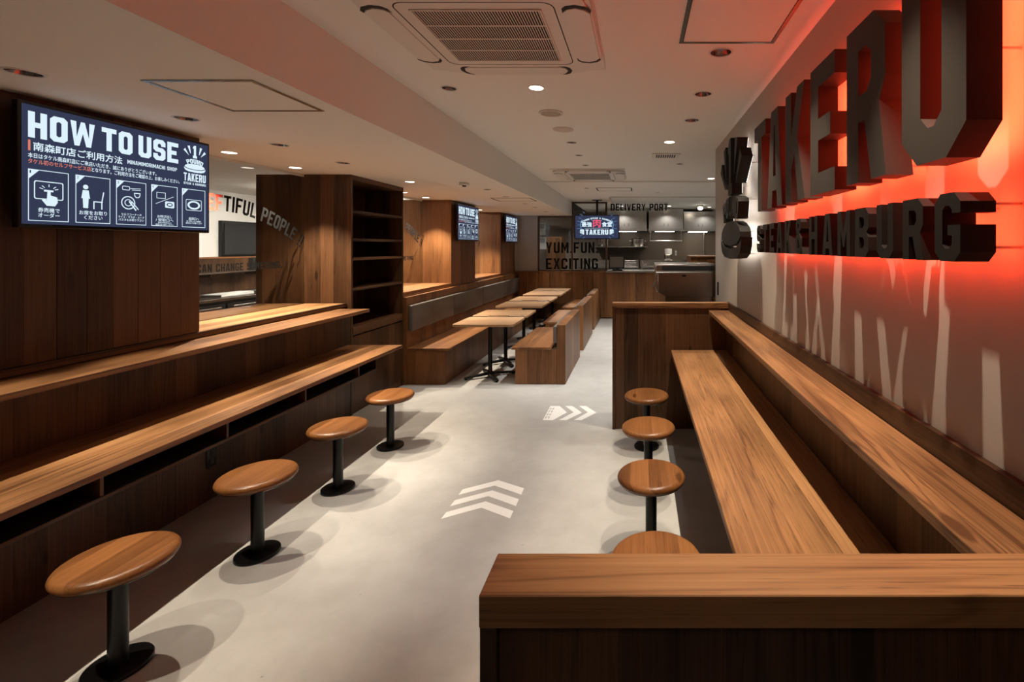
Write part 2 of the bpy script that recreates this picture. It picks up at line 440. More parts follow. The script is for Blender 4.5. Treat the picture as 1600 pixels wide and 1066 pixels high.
    if ch == 'W':
        a = w * 1.5
        return a, [[[(a * .16, 0), (a * .36, 0), (a * .5, .52), (a * .64, 0), (a * .84, 0), (a, 1), (a - s * .98, 1), (a * .755, .36), (a * .58, 1), (a * .42, 1), (a * .245, .36), (s * .98, 1), (0, 1)]]]
    if ch == 'X': return w * 1.04, [[[(0, 0), (s, 0), (w * .52, .34), (w * 1.04 - s, 0), (w * 1.04, 0), (w * .52 + s * .55, .5), (w * 1.04, 1), (w * 1.04 - s, 1), (w * .52, .66), (s, 1), (0, 1), (w * .52 - s * .55, .5)]]]
    if ch == 'Y': return w * 1.04, [[[(w * .52 - h, 0), (w * .52 + h, 0), (w * .52 + h, .42), (w * 1.04, 1), (w * 1.04 - s, 1), (w * .52, .58), (s, 1), (0, 1), (w * .52 - h, .42)]]]
    if ch == '1': return w * .62, [[[(0, 0), (w * .62, 0), (w * .62, s), (w * .31 + h, s), (w * .31 + h, 1), (w * .31 - h * .6, 1), (0, .86), (0, .73), (w * .31 - h, .78), (w * .31 - h, s), (0, s)]]]
    if ch == '&':
        return w * 1.1, [[[(c, 0), (w * .72, 0), (w * .86, .10), (w * .96, 0), (w * 1.14, 0), (w * .95, .22), (w * 1.04, .46), (w * .86, .46), (w * .82, .36), (w * .55, .62), (w * .80, .72), (w * .80, .90), (w * .70, 1), (c, 1), (w * .08, .90), (w * .08, .70), (w * .20, .56), (0, .42), (0, c)],
                          [(s, .17), (w * .58, .17), (w * .66, .22), (w * .36, .46), (s, .36)], [(w * .32, .72), (w * .52, .76), (w * .52, .86), (w * .32, .86)]]]
    if ch == '.': return s, [[[(0, 0), (s, 0), (s, s), (0, s)]]]
    if ch == '!': return s, [[[(0, 0), (s, 0), (s, s), (0, s)]], [[(s * .1, s * 1.6), (s * .9, s * 1.6), (s, 1), (0, 1)]]]
    return w, [[[(0, 0), (w, 0), (w, 1), (0, 1)]]]

def block_text(txt, height, width=None, gap=0.12, space=None, **kw):
    """flat list of polygons for a line of block capitals, starting at (0, 0)"""
    x = 0; out = []
    for ch in txt:
        w, polys = glyph(ch, **kw)
        if ch == ' ' and space is not None: w = space
        for cont in polys:
            out.append([[(p[0] + x, p[1]) for p in c] for c in cont])
        x += w + gap
    tot = (x - gap)
    sx = (width / tot) if width else height
    return [[[(p[0] * sx, p[1] * height) for p in c] for c in cont] for cont in out], tot * sx

def shift(polys, dx, dy): return [[[(p[0] + dx, p[1] + dy) for p in c] for c in cont] for cont in polys]
def arch(polys, cx, R):
    """bend a line of text whose baseline is v = 0 round a circle of radius R below it, crown at u = cx"""
    def g(p):
        a = (p[0] - cx) / R; r = R + p[1]
        return (cx + r * math.sin(a), r * math.cos(a) - R)
    return [[[g(p) for p in c] for c in cont] for cont in polys]

def font_polys(txt, width, height=None, bold=0.012):
    """(verts, faces, height) of a line set in the built-in font, scaled to a width"""
    cu = bpy.data.curves.new('lettering', 'FONT'); cu.body = txt; cu.offset = bold; cu.resolution_u = 2
    ob = bpy.data.objects.new('lettering', cu); COL.objects.link(ob)
    me = bpy.data.meshes.new_from_object(ob)
    vs = [(v.co.x, v.co.y) for v in me.vertices]; fs = [tuple(p.vertices) for p in me.polygons]
    bpy.data.objects.remove(ob); bpy.data.curves.remove(cu); bpy.data.meshes.remove(me)
    if not vs: return [], [], 0
    x0 = min(v[0] for v in vs); x1 = max(v[0] for v in vs)
    sx = width / (x1 - x0); sy = (height / 0.88) if height else sx
    return [((v[0] - x0) * sx, v[1] * sy) for v in vs], fs, sy

def font_mb(mb, txt, fr, u, v, width, d, height=None, bold=0.0):
    """flat lettering; bold thickens the strokes by laying shifted copies just above one another"""
    O, U, V = (Vector(a) for a in fr); Nn = U.cross(V)
    vs, fs, sy = font_polys(txt, width, height, 0.0)
    e = sy * bold
    for q, (dx, dy) in enumerate(((0, 0), (e, 0), (-e, 0), (0, e), (0, -e)) if bold else ((0, 0),)):
        b = len(mb.v)
        mb.v += [tuple(O + U * (p[0] + u + dx) + V * (p[1] + v + dy) + Nn * (d + q * 0.00004)) for p in vs]
        mb.f += [tuple(b + i for i in f) for f in fs]
    return mb

def rect(x0, y0, x1, y1): return [(x0, y0), (x1, y0), (x1, y1), (x0, y1)]
def ring_rect(x0, y0, x1, y1, t): return [rect(x0, y0, x1, y1), rect(x0 + t, y0 + t, x1 - t, y1 - t)]
def circ(cx, cy, r, n=24, ry=None): return [(cx + r * math.cos(2 * math.pi * i / n), cy + (ry or r) * math.sin(2 * math.pi * i / n)) for i in range(n)]
def rrect(x0, y0, x1, y1, r, n=5):
    pts = []
    for cx, cy, a0 in ((x1 - r, y0 + r, -90), (x1 - r, y1 - r, 0), (x0 + r, y1 - r, 90), (x0 + r, y0 + r, 180)):
        for k in range(n + 1):
            a = math.radians(a0 + 90 * k / n); pts.append((cx + r * math.cos(a), cy + r * math.sin(a)))
    return pts
def line(p, q, t):
    d = Vector((q[0] - p[0], q[1] - p[1])); n = Vector((-d.y, d.x)).normalized() * t / 2
    return [[(p[0] - n.x, p[1] - n.y), (q[0] - n.x, q[1] - n.y), (q[0] + n.x, q[1] + n.y), (p[0] + n.x, p[1] + n.y)]]

# ------------------------------------------------------------------ lamp positions (x, y, lit lens?, watts, cone deg, blend, colour, aim offset x, y, label)
DL = []   # (x, y, z, lit, watts, cone, blend, colour, (ax, ay), radius, label, group)
ORD = ['first', 'second', 'third', 'fourth', 'fifth', 'sixth']
for k, y in enumerate((1.82, 2.475, 3.12, 3.79, 1.165, 0.51)):
    DL.append((-2.33, y, SOFF, False, L_COUNTER, 54, 0.6, WARM, (0.40, 0), 0.05, ('recessed spotlight over the counter below the big screen, %s in its row' % ORD[k]) if k < 4 else 'recessed spotlight over the entrance end of the screen-side counter, %s from the screen' % ORD[k - 4], 'spotlights over the screen-side counter'))
DL.append((-2.326, 4.89, SOFF, True, 30, 80, 0.6, WARM, (0.1, 0), 0.045, 'glowing recessed downlight in front of the tall bookcase', 'lit downlights of the lower ceiling'))
for k, y in enumerate((3.37, 4.02)):
    DL.append((-2.87, y, SOFF, True, L_SILL, 85, 0.6, WARM, (0, 0), 0.045, 'glowing downlight over the sill beside the bookcase, %s from the big screen' % ORD[k], 'lit downlights of the lower ceiling'))
for k, y in enumerate((5.87, 6.49)):
    DL.append((-2.87, y, SOFF, True, L_SILL, 85, 0.6, WARM, (0, 0), 0.045, 'glowing recessed downlight over the sill just behind the bookcase, %s of two' % ORD[k], 'lit downlights of the lower ceiling'))
DL.append((-2.87, 8.7, SOFF, True, L_SILL * 1.3, 85, 0.6, WARM, (0, 0), 0.045, 'glowing recessed downlight over the sill between the two small screens', 'lit downlights of the lower ceiling'))
for k, y in enumerate((5.56, 6.35, 7.43, 8.11, 9.1, 9.8)):
    DL.append((-1.75, y, SOFF, False, L_TABLE, 62, 0.8, NEUT, (-0.05, 0), 0.045, 'small recessed spotlight over the dining tables, %s from the bookcase' % ORD[k], 'spotlights over the dining tables'))
for k, y in enumerate((2.438, 3.105, 3.75, 1.78, 1.12)):
    DL.append((0.42, y, CEIL, False, L_RCOUNTER, 62, 0.7, WARM, (-0.02, 0), 0.055, ('recessed spotlight over the counter below the lettered wall, %s in its row' % ORD[k]) if k < 3 else 'recessed spotlight above the near partition by the lettered wall, %s from it' % ORD[4 - k], 'spotlights over the lettered-wall counter'))
DL += [
    (0.296, 4.53, CEIL, True, 55, 90, 0.7, NEUT, (-0.2, 0.3), 0.05, 'glowing recessed downlight above the end of the far partition', 'aisle downlights'),
    (-1.177, 2.99, CEIL, False, 22, 60, 0.8, NEUT, (0.1, 0), 0.045, 'recessed downlight close to the beam in front of the big air conditioner', 'aisle downlights'),
    (-0.632, 2.98, CEIL, True, L_ARROW, 56, 0.9, NEUT, (-0.25, -0.05), 0.045, 'recessed downlight shining on the triple floor chevron', 'aisle downlights'),
    (-0.63, 4.55, CEIL, False, L_ARROW * .9, 60, 0.9, NEUT, (0.05, 0.1), 0.045, 'recessed downlight behind the round ceiling disc', 'aisle downlights'),
    (-0.64, 5.19, CEIL, False, L_AISLE, 85, 0.8, NEUT, (0.25, 0.5), 0.04, 'small dim recessed downlight between the ceiling disc and far air conditioner', 'aisle downlights'),
    (-0.637, 5.82, CEIL, False, L_AISLE, 85, 0.8, NEUT, (0.3, 0.6), 0.04, 'small recessed downlight just in front of the far air conditioner', 'aisle downlights'),
    (0.50, 5.73, CEIL, False, 60, 85, 0.8, NEUT, (-0.3, 0.3), 0.04, 'small recessed downlight beside the ceiling vent slot', 'aisle downlights'),
    (-0.85, 7.95, 2.525, False, L_AISLE * 1.1, 85, 0.8, NEUT, (0.4, 0.5), 0.04, 'small recessed downlight in front of the hanging screen', 'aisle downlights'),
    (0.35, 8.6, 2.525, False, L_AISLE * 0.8, 90, 0.8, NEUT, (-0.5, 0.4), 0.04, 'small recessed downlight before the delivery counter lettering', 'aisle downlights'),
    (0.10, -0.55, CEIL, False, 9, 120, 0.8, NEUT, (0, 0.3), 0.045, 'added unseen downlight over the entrance, lighting the near partition front', 'aisle downlights'),  # out-of-view lamp added to brighten the front of the near partition
    (-1.75, 11.7, 2.525, True, 95, 150, 0.5, NEUT, (0, 0), 0.045, 'added glowing kitchen downlight behind the painted glass', 'added kitchen downlights'),  # this and the next kitchen downlights are added to brighten the back kitchen
    (-0.40, 11.5, 2.525, True, 110, 150, 0.5, NEUT, (0, 0), 0.045, 'added glowing kitchen downlight behind the hanging screen', 'added kitchen downlights'),
    (0.75, 11.5, 2.525, True, 110, 150, 0.5, NEUT, (0, 0), 0.045, 'added glowing kitchen downlight above the drink dispenser', 'added kitchen downlights'),
    (1.75, 11.8, 2.525, True, 95, 150, 0.5, NEUT, (0, 0), 0.045, 'added glowing kitchen downlight next to the wall pipe', 'added kitchen downlights'),
    (1.06, 6.97, CEIL, True, 60, 100, 0.7, NEUT, (-0.1, 0), 0.05, 'glowing recessed downlight past the end of the lettered wall', 'aisle downlights'),
]

# ------------------------------------------------------------------ room shell
def ceiling_sheet(name, x0, x1, y0, y1, z):
    cont = [rect(x0, y0, x1, y1)]
    for d in DL:
        if abs(d[2] - z) < 1e-4 and x0 < d[0] < x1 and y0 < d[1] < y1:
            cont.append(circ(d[0], d[1], d[9] * 0.98, 20))
    mb = MB().prism([cont], ((0, 0, z), (1, 0, 0), (0, 1, 0)), 0.0)
    mb.f = [tuple(reversed(f)) for f in mb.f]
    return struct(name, mb, 'ceiling')
struct('floor', bx(-6.3, 3.3, -1.6, 13.8, -0.1, 0.0), 'floor')
ceiling_sheet('ceiling', BEAMX, 3.2, -1.5, 7.24, CEIL)
ceiling_sheet('ceiling_far', BEAMX, 3.2, 7.24, 13.6, 2.525)
struct('trim_1', bx(BEAMX, 3.2, 7.225, 7.24, 2.523, CEIL), 'ceiling')
ceiling_sheet('ceiling_lower', -3.07, BEAMX, -1.5, 10.38, SOFF)
struct('ceiling_beam', bx(BEAMX - 0.02, BEAMX, -1.5, 10.38, SOFF + 0.0005, CEIL + 0.02), 'ceiling')
struct('ceiling_kitchen', bx(-6.1, -3.09, -1.5, 10.38, 2.35, 2.37), 'ceiling')
struct('ceiling_fascia', bx(-3.09, -3.07, -1.5, 10.38, SOFF - 0.02, 2.37), 'ceiling')
struct('wall_right', bx(WALLR, WALLR + 0.12, -1.5, 4.9, 0, CEIL + 0.02), 'plaster')
struct('wall_front', bx(-3.2, 0.9, -1.6, -1.5, 0, CEIL + 0.02), 'grey_wall')
struct('wall_kitchen_end', bx(-6.1, 3.2, 13.5, 13.6, 0, CEIL + 0.02), 'kitchen_tile')
struct('wall_kitchen_right', bx(3.1, 3.2, 4.9, 13.5, 0, CEIL + 0.02), 'kitchen_tile')
struct('wall_kitchen_left', bx(-6.1, -6.0, -1.5, 13.5, 0, 2.37), 'white_tile')
struct('wall_right_return', bx(WALLR + 0.12, 3.1, 4.8, 4.9, 0, CEIL + 0.02), 'grey_wall')
struct('wall_back', bx(-2.66, -2.16, 10.40, 10.50, 1.021, SOFF), 'grey_wall')

# near screen wall: a core with upright boards on its aisle face
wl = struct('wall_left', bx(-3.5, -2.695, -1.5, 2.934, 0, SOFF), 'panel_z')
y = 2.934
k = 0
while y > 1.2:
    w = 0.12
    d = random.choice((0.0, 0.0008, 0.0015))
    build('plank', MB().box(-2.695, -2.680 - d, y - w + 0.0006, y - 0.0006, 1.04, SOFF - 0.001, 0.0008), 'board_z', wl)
    y -= w; k += 1
for nm, y0, y1 in (('wall_left_middle', 6.83, 7.84), ('wall_left_back', 9.30, 10.38)):
    struct(nm, bx(-3.5, -2.66, y0, y1, 0, SOFF), 'warm_z')
struct('wall_left_column', bx(-3.508, -3.072, 4.407, 5.39, 0, SOFF), 'panel_z')
# below the windows
struct('wall_left_low', bx(-3.5, -2.695, 2.934, 4.407, 0, 0.998), 'panel_z')
struct('wall_left_low_far', bx(-3.5, -2.665, 5.39, 10.38, 0, 0.998), 'warm_z')

# sills
def board(name, x0, x1, y0, y1, z0, z1, mat, parent=None, ch=0.002, **k):
    return build(name, MB().box(x0, x1, y0, y1, z0, z1, ch), mat, parent, **k)
t = struct('trim_2', MB().box(-2.699, -2.672, -1.4, 4.405, 1.004, 1.037, 0.002), 'panel_y')
t = struct('sill_1', MB().box(-3.055, -2.70, 2.937, 4.405, 1.0, 1.037, 0.002), 'top_y')
t = struct('sill_kitchen', MB().box(-3.45, -3.085, 2.937, 4.405, 1.0, 1.037, 0.002), 'top_y')
struct('sill_2', MB().box(-3.45, -2.655, 5.393, 6.828, 1.0, 1.037, 0.002), 'warm_y')
struct('sill_3', MB().box(-3.45, -2.655, 7.842, 9.298, 1.0, 1.037, 0.002), 'warm_y')
struct('trim_3', MB().box(-2.665, -2.645, 5.393, 10.36, 0.985, 0.999, 0.001), 'warm_y')

# ------------------------------------------------------------------ serving-hatch windows with lettering
def hatch_window(name, y0, y1, dy, with_red):
    w = thing(name, 'frameless glass serving window with lettering', 'window', (-3.07, (y0 + y1) / 2, 1.037))
    del w['label']; del w['category']
    w['kind'] = 'structure'
    pane = build('pane', bx(-3.074, -3.066, y0 + .002, y1 - .002, 1.0375, SOFF - 0.001), 'glass', w)
    fr = ((-3.0645, 0, 0), (0, 1, 0), (0, 0, 1))
    # arched line, crown at y = 3.50 (+dy)
    bt, wd = block_text('BEEFTIFUL PEOPLE !!', 0.118, width=1.13, gap=0.10)
    # letters in order, to colour the first word
    n_red = 4
    ul = 3.275
    allp = arch(shift(bt, ul, 0), 3.50, 1.45)
    def cut(polys): return shift(polys, dy, 1.822)
    red = [c for c in allp[:n_red]]
    blk = [c for c in allp[n_red:]]
    build('lettering', MB().prism(cut(red), fr, 0, 0.0006), 'decal_red', w)
    build('lettering', MB().prism(cut(blk), fr, 0, 0.0006), 'decal_black', w)
    bt, wd = block_text('WE CAN CHANGE SOMETHING.', 0.058, width=0.92, gap=0.13)
    build('lettering', MB().prism(shift(bt, 3.208 + dy, 1.374), fr, 0, 0.0006), 'decal_black', w)
    return w
hatch_window('window_1', 2.934, 4.407, 0.0, True)
hatch_window('window_2', 5.39, 6.83, 2.42, True)
hatch_window('window_3', 7.84, 9.30, 4.88, True)

# ------------------------------------------------------------------ kitchen front window and lettering at the back
def glazing():
    w = thing('window_4', '', '', (-1.4, 10.42, 1.03))
    del w['label']; del w['category']; w['kind'] = 'structure'
    z0 = 1.022
    for x0, x1, zt in ((-2.15, -1.46, SOFF - .005), (-1.40, -0.70, 2.52)):
        build('pane', bx(x0, x1, 10.415, 10.423, z0 + 0.03, zt - 0.03), 'glass', w)
    for x, zt in ((-2.155, SOFF), (-1.428, 2.52), (-0.69, 2.52)):
        build('mullion', MB().box(x - 0.02, x + 0.02, 10.40, 10.44, z0, zt, 0.002), 'wood_frame', w)
    for x0, x1, z in ((-2.135, -1.448, SOFF - 0.035), (-1.408, -0.71, 2.49)):
        build('transom', MB().box(x0, x1, 10.40, 10.44, z, z + 0.03, 0.002), 'wood_frame', w)
    for x0, x1 in ((-2.135, -1.448), (-1.408, -0.71)):
        build('transom', MB().box(x0, x1, 10.40, 10.44, z0, z0 + 0.028, 0.002), 'wood_frame', w)
    fr = ((0, 10.412, 0), (1, 0, 0), (0, 0, 1))
    bt, wd = block_text('YUM.FUN.', 0.235, width=1.13, gap=0.13)
    build('lettering', MB().prism(shift(bt, -2.00, 1.413), fr, 0, 0.001), 'decal_black', w)
    bt, wd = block_text('EXCITING', 0.235, width=1.13, gap=0.13)
    build('lettering', MB().prism(shift(bt, -2.00, 1.065), fr, 0, 0.001), 'decal_black', w)
    # glass transom over the open counter carries the counter name
    w2 = thing('window_5', '', '', (0.2, 10.42, 2.2))
    del w2['label']; del w2['category']; w2['kind'] = 'structure'
    build('pane', bx(-0.66, 1.9, 10.415, 10.423, 2.27, 2.52), 'glass', w2)
    bt, wd = block_text('DELIVERY PORT', 0.150, width=1.24, gap=0.12)
    build('lettering', MB().prism(shift(bt, -0.592, 2.335), fr, 0, 0.004), 'decal_black', w2)
glazing()

# ------------------------------------------------------------------ recessed lamps
def downlight(d):
    x, yy, z, lit, watts, cone, blend, colr, aim, r, label, group = d
    t = thing('ceiling_downlight', label, 'downlight', (x, yy, z), group)
    n = 28
    build('trim_ring', MB().lathe((x, yy, z), [(r * 0.96, 0.0), (r * 0.96, -0.002), (r * 1.02, -0.004), (r * 1.16, -0.0025), (r * 1.18, -0.0002)], n, caps=False), 'white', t, True)
    build('reflector', MB().lathe((x, yy, z), [(r * 0.955, 0.0), (r * 0.80, 0.035), (r * 0.62, 0.06)], n, caps=False), 'chrome' if lit else 'lamp_inner', t, True)
    if lit:
        build('lens', MB().lathe((x, yy, z), [(r * 0.94, -0.0022), (r * 0.7, -0.003), (0.0001, -0.0034)], n), 'lens', t, True)
    else:
        build('lens', MB().lathe((x + aim[0] * .05, yy, z), [(r * 0.62, 0.05), (0.0001, 0.054)], n), 'lens_dim', t, True)
        build('gimbal', MB().lathe((x, yy, z), [(r * 0.80, 0.026), (r * 0.60, 0.022), (r * 0.58, 0.03)], n, caps=False), 'chrome', t, True)
    ld = bpy.data.lights.new('lamp', 'SPOT')
    ld.energy = watts; ld.color = colr; ld.spot_size = math.radians(cone); ld.spot_blend = blend; ld.shadow_soft_size = 0.010
    lo = bpy.data.objects.new('lamp', ld); COL.objects.link(lo)
    lo.parent = t
    lo.location = (0, 0, -0.018)
    dirv = Vector((aim[0], aim[1], -2.2))
    lo.rotation_euler = dirv.to_track_quat('-Z', 'Y').to_euler()
for d in DL: downlight(d)

# ------------------------------------------------------------------ counter below the big screen
CY0 = 0.4
lc = thing('counter_table', 'long wooden counter with open cubbies below the big screen', 'counter', (-2.4, 2.4, 0))
board('tabletop', -2.632, -2.137, CY0, 4.36, 0.637, 0.665, 'top_y', lc, 0.002)
board('cubby_shelf', -2.60, -2.172, CY0, 3.995, 0.530, 0.545, 'panel_y', lc, 0.001)
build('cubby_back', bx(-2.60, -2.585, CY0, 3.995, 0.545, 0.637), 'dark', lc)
build('cubby_shade', bx(-2.585, -2.176, CY0, 3.981, 0.5451, 0.5465), 'dark', lc)  # near-black sheets stand in for the shade inside the cubbies
build('cubby_shade', bx(-2.585, -2.176, CY0, 3.981, 0.6355, 0.6368), 'dark', lc)
for yy in (0.748, 1.348, 1.948, 2.545, 3.143, 3.741, 3.988):
    build('cubby_divider', bx(-2.585, -2.176, yy - 0.007, yy + 0.007, 0.5467, 0.6353), 'panel_z', lc)
lp = thing('counter_ledge', 'narrow upper wooden ledge running below the big screen', 'ledge', (-2.5, 2.4, 0))
board('ledge_board', -2.694, -2.405, CY0, 4.30, 0.972, 1.000, 'top_y', lp, 0.002)
build('back_panel', bx(-2.650, -2.633, CY0, 4.395, 0.002, 0.972), 'panel_z', lp)
ol = thing('power_outlet', 'small black power outlet plate under the counter', 'outlet', (-2.632, 2.96, 0.26))
build('plate', MB().box(-2.6335, -2.627, 2.925, 2.995, 0.20, 0.32, 0.002), 'blackgloss', ol)
for zz in (0.235, 0.285):
    build('socket', MB().box(-2.628, -2.625, 2.945, 2.975, zz - 0.016, zz + 0.016, 0.001), 'rubber', ol)

# ------------------------------------------------------------------ counter below the wall lettering, partitions
def partition(label, y0, y1, plinth):
    p = thing('low_partition', label, 'partition', (0.25, (y0 + y1) / 2, 0))
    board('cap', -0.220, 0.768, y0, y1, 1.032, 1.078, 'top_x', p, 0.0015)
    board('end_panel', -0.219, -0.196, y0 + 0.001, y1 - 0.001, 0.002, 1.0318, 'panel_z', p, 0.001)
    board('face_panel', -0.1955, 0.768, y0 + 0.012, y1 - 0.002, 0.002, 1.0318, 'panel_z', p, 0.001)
    return p
partition('low wooden partition with thick cap at the near end of the counter', 0.662, 0.754, True)
partition('low wooden partition standing in front of the steel machine', 4.084, 4.176, True)
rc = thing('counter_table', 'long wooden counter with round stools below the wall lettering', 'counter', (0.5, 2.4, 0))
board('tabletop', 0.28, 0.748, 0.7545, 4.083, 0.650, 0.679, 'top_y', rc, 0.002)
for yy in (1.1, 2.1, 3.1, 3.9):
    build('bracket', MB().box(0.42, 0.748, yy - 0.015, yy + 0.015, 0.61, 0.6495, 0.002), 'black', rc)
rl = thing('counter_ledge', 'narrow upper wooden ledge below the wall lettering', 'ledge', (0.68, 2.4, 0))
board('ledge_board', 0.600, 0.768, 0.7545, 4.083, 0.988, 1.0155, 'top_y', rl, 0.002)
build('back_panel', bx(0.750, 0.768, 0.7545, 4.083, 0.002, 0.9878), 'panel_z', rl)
struct('trim_4', MB().box(0.772, WALLR, -1.4, 4.176, 0.0, 1.078, 0.0015), 'panel_y')

# ------------------------------------------------------------------ stools
def make_stool(x, yy, label, group):
    t = thing('bar_stool', label, 'stool', (x, yy, 0), group)
    R = 0.171
    prof = [(0.0001, 0.378), (R - 0.016, 0.378), (R - 0.006, 0.381), (R - 0.001, 0.388), (R, 0.394), (R - 0.002, 0.401), (R - 0.007, 0.408), (R - 0.015, 0.4128), (R - 0.026, 0.4145), (0.0001, 0.4145)]
    build('seat', MB().lathe((x, yy, 0), prof, 56), 'stool', t, True)
    build('seat_underside', MB().lathe((x, yy, 0), [(0.0001, 0.3715), (R - 0.014, 0.3715), (R - 0.011, 0.374), (R - 0.012, 0.3778)], 48), 'steel', t, True)
    build('mounting_flange', MB().lathe((x, yy, 0), [(0.0001, 0.363), (0.07, 0.363), (0.072, 0.3712)], 32), 'black', t, True)
    build('post', MB().lathe((x, yy, 0), [(0.0285, 0.0165), (0.0285, 0.363)], 28), 'black', t, True)
    build('base', MB().lathe((x, yy, 0), [(0.0945, 0.0005), (0.0965, 0.002), (0.0965, 0.012), (0.0945, 0.0155), (0.090, 0.0165), (0.0001, 0.0168)], 44), 'black', t, True)
    return t
YS = (1.779, 2.431, 3.083, 3.735)
s0 = None
for sx, gname, where in ((-1.927, 'stools at the screen-side counter', 'at the counter below the big screen'), (0.066, 'stools at the lettered-wall counter', 'at the counter below the wall lettering')):
    for k, yy in enumerate(YS):
        lab = 'round wooden stool ' + where + ', ' + ('closest to the camera', 'second from the camera', 'third from the camera', 'closest to the dining tables')[k]
        if s0 is None:
            s0 = make_stool(sx, yy, lab, gname)
        else:
            c = copy_tree(s0, None, (sx + 1.927, yy - YS[0], 0)); tag(c, lab, 'stool', gname)

# ------------------------------------------------------------------ bookcase
bc = thing('bookcase', 'tall dark wooden bookcase with empty open shelves', 'bookcase', (-2.85, 4.9, 0))
Y0, Y1, XF, XB = 4.4075, 5.389, -2.635, -3.068
board('side_panel', XB, XF, Y0, Y0 + 0.025, 0.002, SOFF - 0.001, 'panel_z', bc, 0.001)
board('side_panel', XB, XF, Y1 - 0.025, Y1, 0.002, SOFF - 0.001, 'panel_z', bc, 0.001)
build('back_panel', bx(XB, XB + 0.01, Y0 + 0.025, Y1 - 0.025, 0.8, SOFF - 0.03), 'panel_z', bc)
board('top_panel', XB, XF - 0.001, Y0 + 0.0255, Y1 - 0.0255, SOFF - 0.045, SOFF - 0.001, 'panel_y', bc, 0.001)
for zz, th in ((1.895, 0.025), (1.633, 0.025), (1.453, 0.025), (1.168, 0.025)):
    board('shelf', XB + 0.01, XF - 0.002, Y0 + 0.0255, Y1 - 0.0255, zz - th, zz, 'panel_y', bc, 0.0015)
board('shelf', XB + 0.01, XF + 0.004, Y0 + 0.0255, Y1 - 0.0255, 0.735, 0.81, 'panel_y', bc, 0.002)
board('drawer_front', XF - 0.02, XF - 0.002, Y0 + 0.027, Y1 - 0.027, 0.08, 0.722, 'panel_z', bc, 0.001)
build('plinth', bx(XB, XF - 0.012, Y0 + 0.0255, Y1 - 0.0255, 0.002, 0.078), 'panel_y', bc)
for zz in (1.0, 1.08, 1.24, 1.32, 1.52, 1.70, 1.78, 1.97, 2.05):
    for xx in (-2.70, -2.98):
        build('shelf_pin_hole', MB().lathe((xx, Y1 - 0.0253, zz), [(0.0025, 0), (0.0025, -0.0006)], 8, 'Y'), 'slot', bc)

# ------------------------------------------------------------------ banquette and booths
bq = thing('banquette', 'long wooden wall banquette with taupe back cushions', 'bench', (-2.4, 7.9, 0))
build('seat_box', bx(-2.60, -2.168, 5.407, 10.345, 0.002, 0.385), 'warm_z', bq)
for k in range(4):
    a = 5.400 + k * 1.236
    board('seat_board', -2.60, -2.125, a + 0.001, a + 1.235, 0.3855, 0.41, 'warm_y', bq, 0.002)
build('back_panel', bx(-2.643, -2.601, 5.395, 10.345, 0.002, 0.984), 'warm_z', bq)
for k in range(4):
    a = 5.42 + k * 1.231
    build('back_cushion', MB().box(-2.6005, -2.545, a + 0.002, a + 1.229, 0.60, 0.892, 0.014), 'vinyl', bq, True)
BENCH = ((5.417, 6.763), (7.195, 8.60), (8.965, 10.30))
for k, (a, b) in enumerate(BENCH):
    t = thing('booth_bench', 'wooden booth bench with a solid back by the aisle, ' + ('closest to the stools', 'middle one of the row', 'closest to the delivery counter')[k], 'bench', (-1.1, (a + b) / 2, 0), 'booth benches along the aisle')
    build('seat_box', bx(-1.387, -0.92, a + 0.004, b - 0.004, 0.002, 0.392), 'warm_z', t)
    board('seat_board', -1.43, -0.975, a, b, 0.3925, 0.42, 'warm_y', t, 0.002)
    build('back_slab', MB().box(-0.917, -0.82, a, b, 0.002, 0.672, 0.002), 'warm_z', t)
    build('back_cushion', MB().box(-0.962, -0.918, a + 0.004, b - 0.004, 0.465, 0.655, 0.010), 'vinyl', t, True)
    build('cushion_rail', bx(-0.945, -0.918, a + 0.006, b - 0.006, 0.42, 0.464), 'black', t)

def make_table(x, y0, y1, label):
    yc = (y0 + y1) / 2
    t = thing('dining_table', label, 'table', (x, yc, 0), 'dining tables between the benches')
    hw = 0.35
    o = rrect(x - hw, y0, x + hw, y1, 0.05)
    build('tabletop', MB().prism([[o]], ((0, 0, 0), (1, 0, 0), (0, 1, 0)), 0.645, 0.670), 'table', t)
    build('top_plate', bx(x - 0.14, x + 0.14, yc - 0.14, yc + 0.14, 0.636, 0.6448), 'black', t)
    build('post', MB().lathe((x, yc, 0), [(0.024, 0.055), (0.024, 0.6358)], 20), 'black', t, True)
    build('hub', MB().lathe((x, yc, 0), [(0.045, 0.034), (0.045, 0.05), (0.03, 0.062), (0.025, 0.075)], 20), 'black', t, True)
    for q in range(4):
        a = math.radians(32 + 90 * q); ca, sa = math.cos(a), math.sin(a)
        mb = MB(); L = 0.30; w0, w1 = 0.022, 0.018
        P = lambda r, s_, z: (x + ca * r - sa * s_, yc + sa * r + ca * s_, z)
        mb.v = [P(0.02, -w0, 0.03), P(0.02, w0, 0.03), P(L, w1, 0.012), P(L, -w1, 0.012), P(0.02, -w0, 0.058), P(0.02, w0, 0.058), P(L, w1, 0.030), P(L, -w1, 0.030)]
        mb.f = [(0, 1, 2, 3), (7, 6, 5, 4), (4, 5, 1, 0), (5, 6, 2, 1), (6, 7, 3, 2), (7, 4, 0, 3)]
        leg = build('foot', mb, 'black', t)
        build('leveller', MB().lathe((x + ca * 0.28, yc + sa * 0.28, 0), [(0.014, 0.0005), (0.014, 0.012)], 12), 'rubber', leg)
    return t
TBL = ((5.44, 6.05, 6.11, 6.72), (7.10, 7.77, 7.84, 8.51), (8.78, 9.50, 9.57, 10.25))
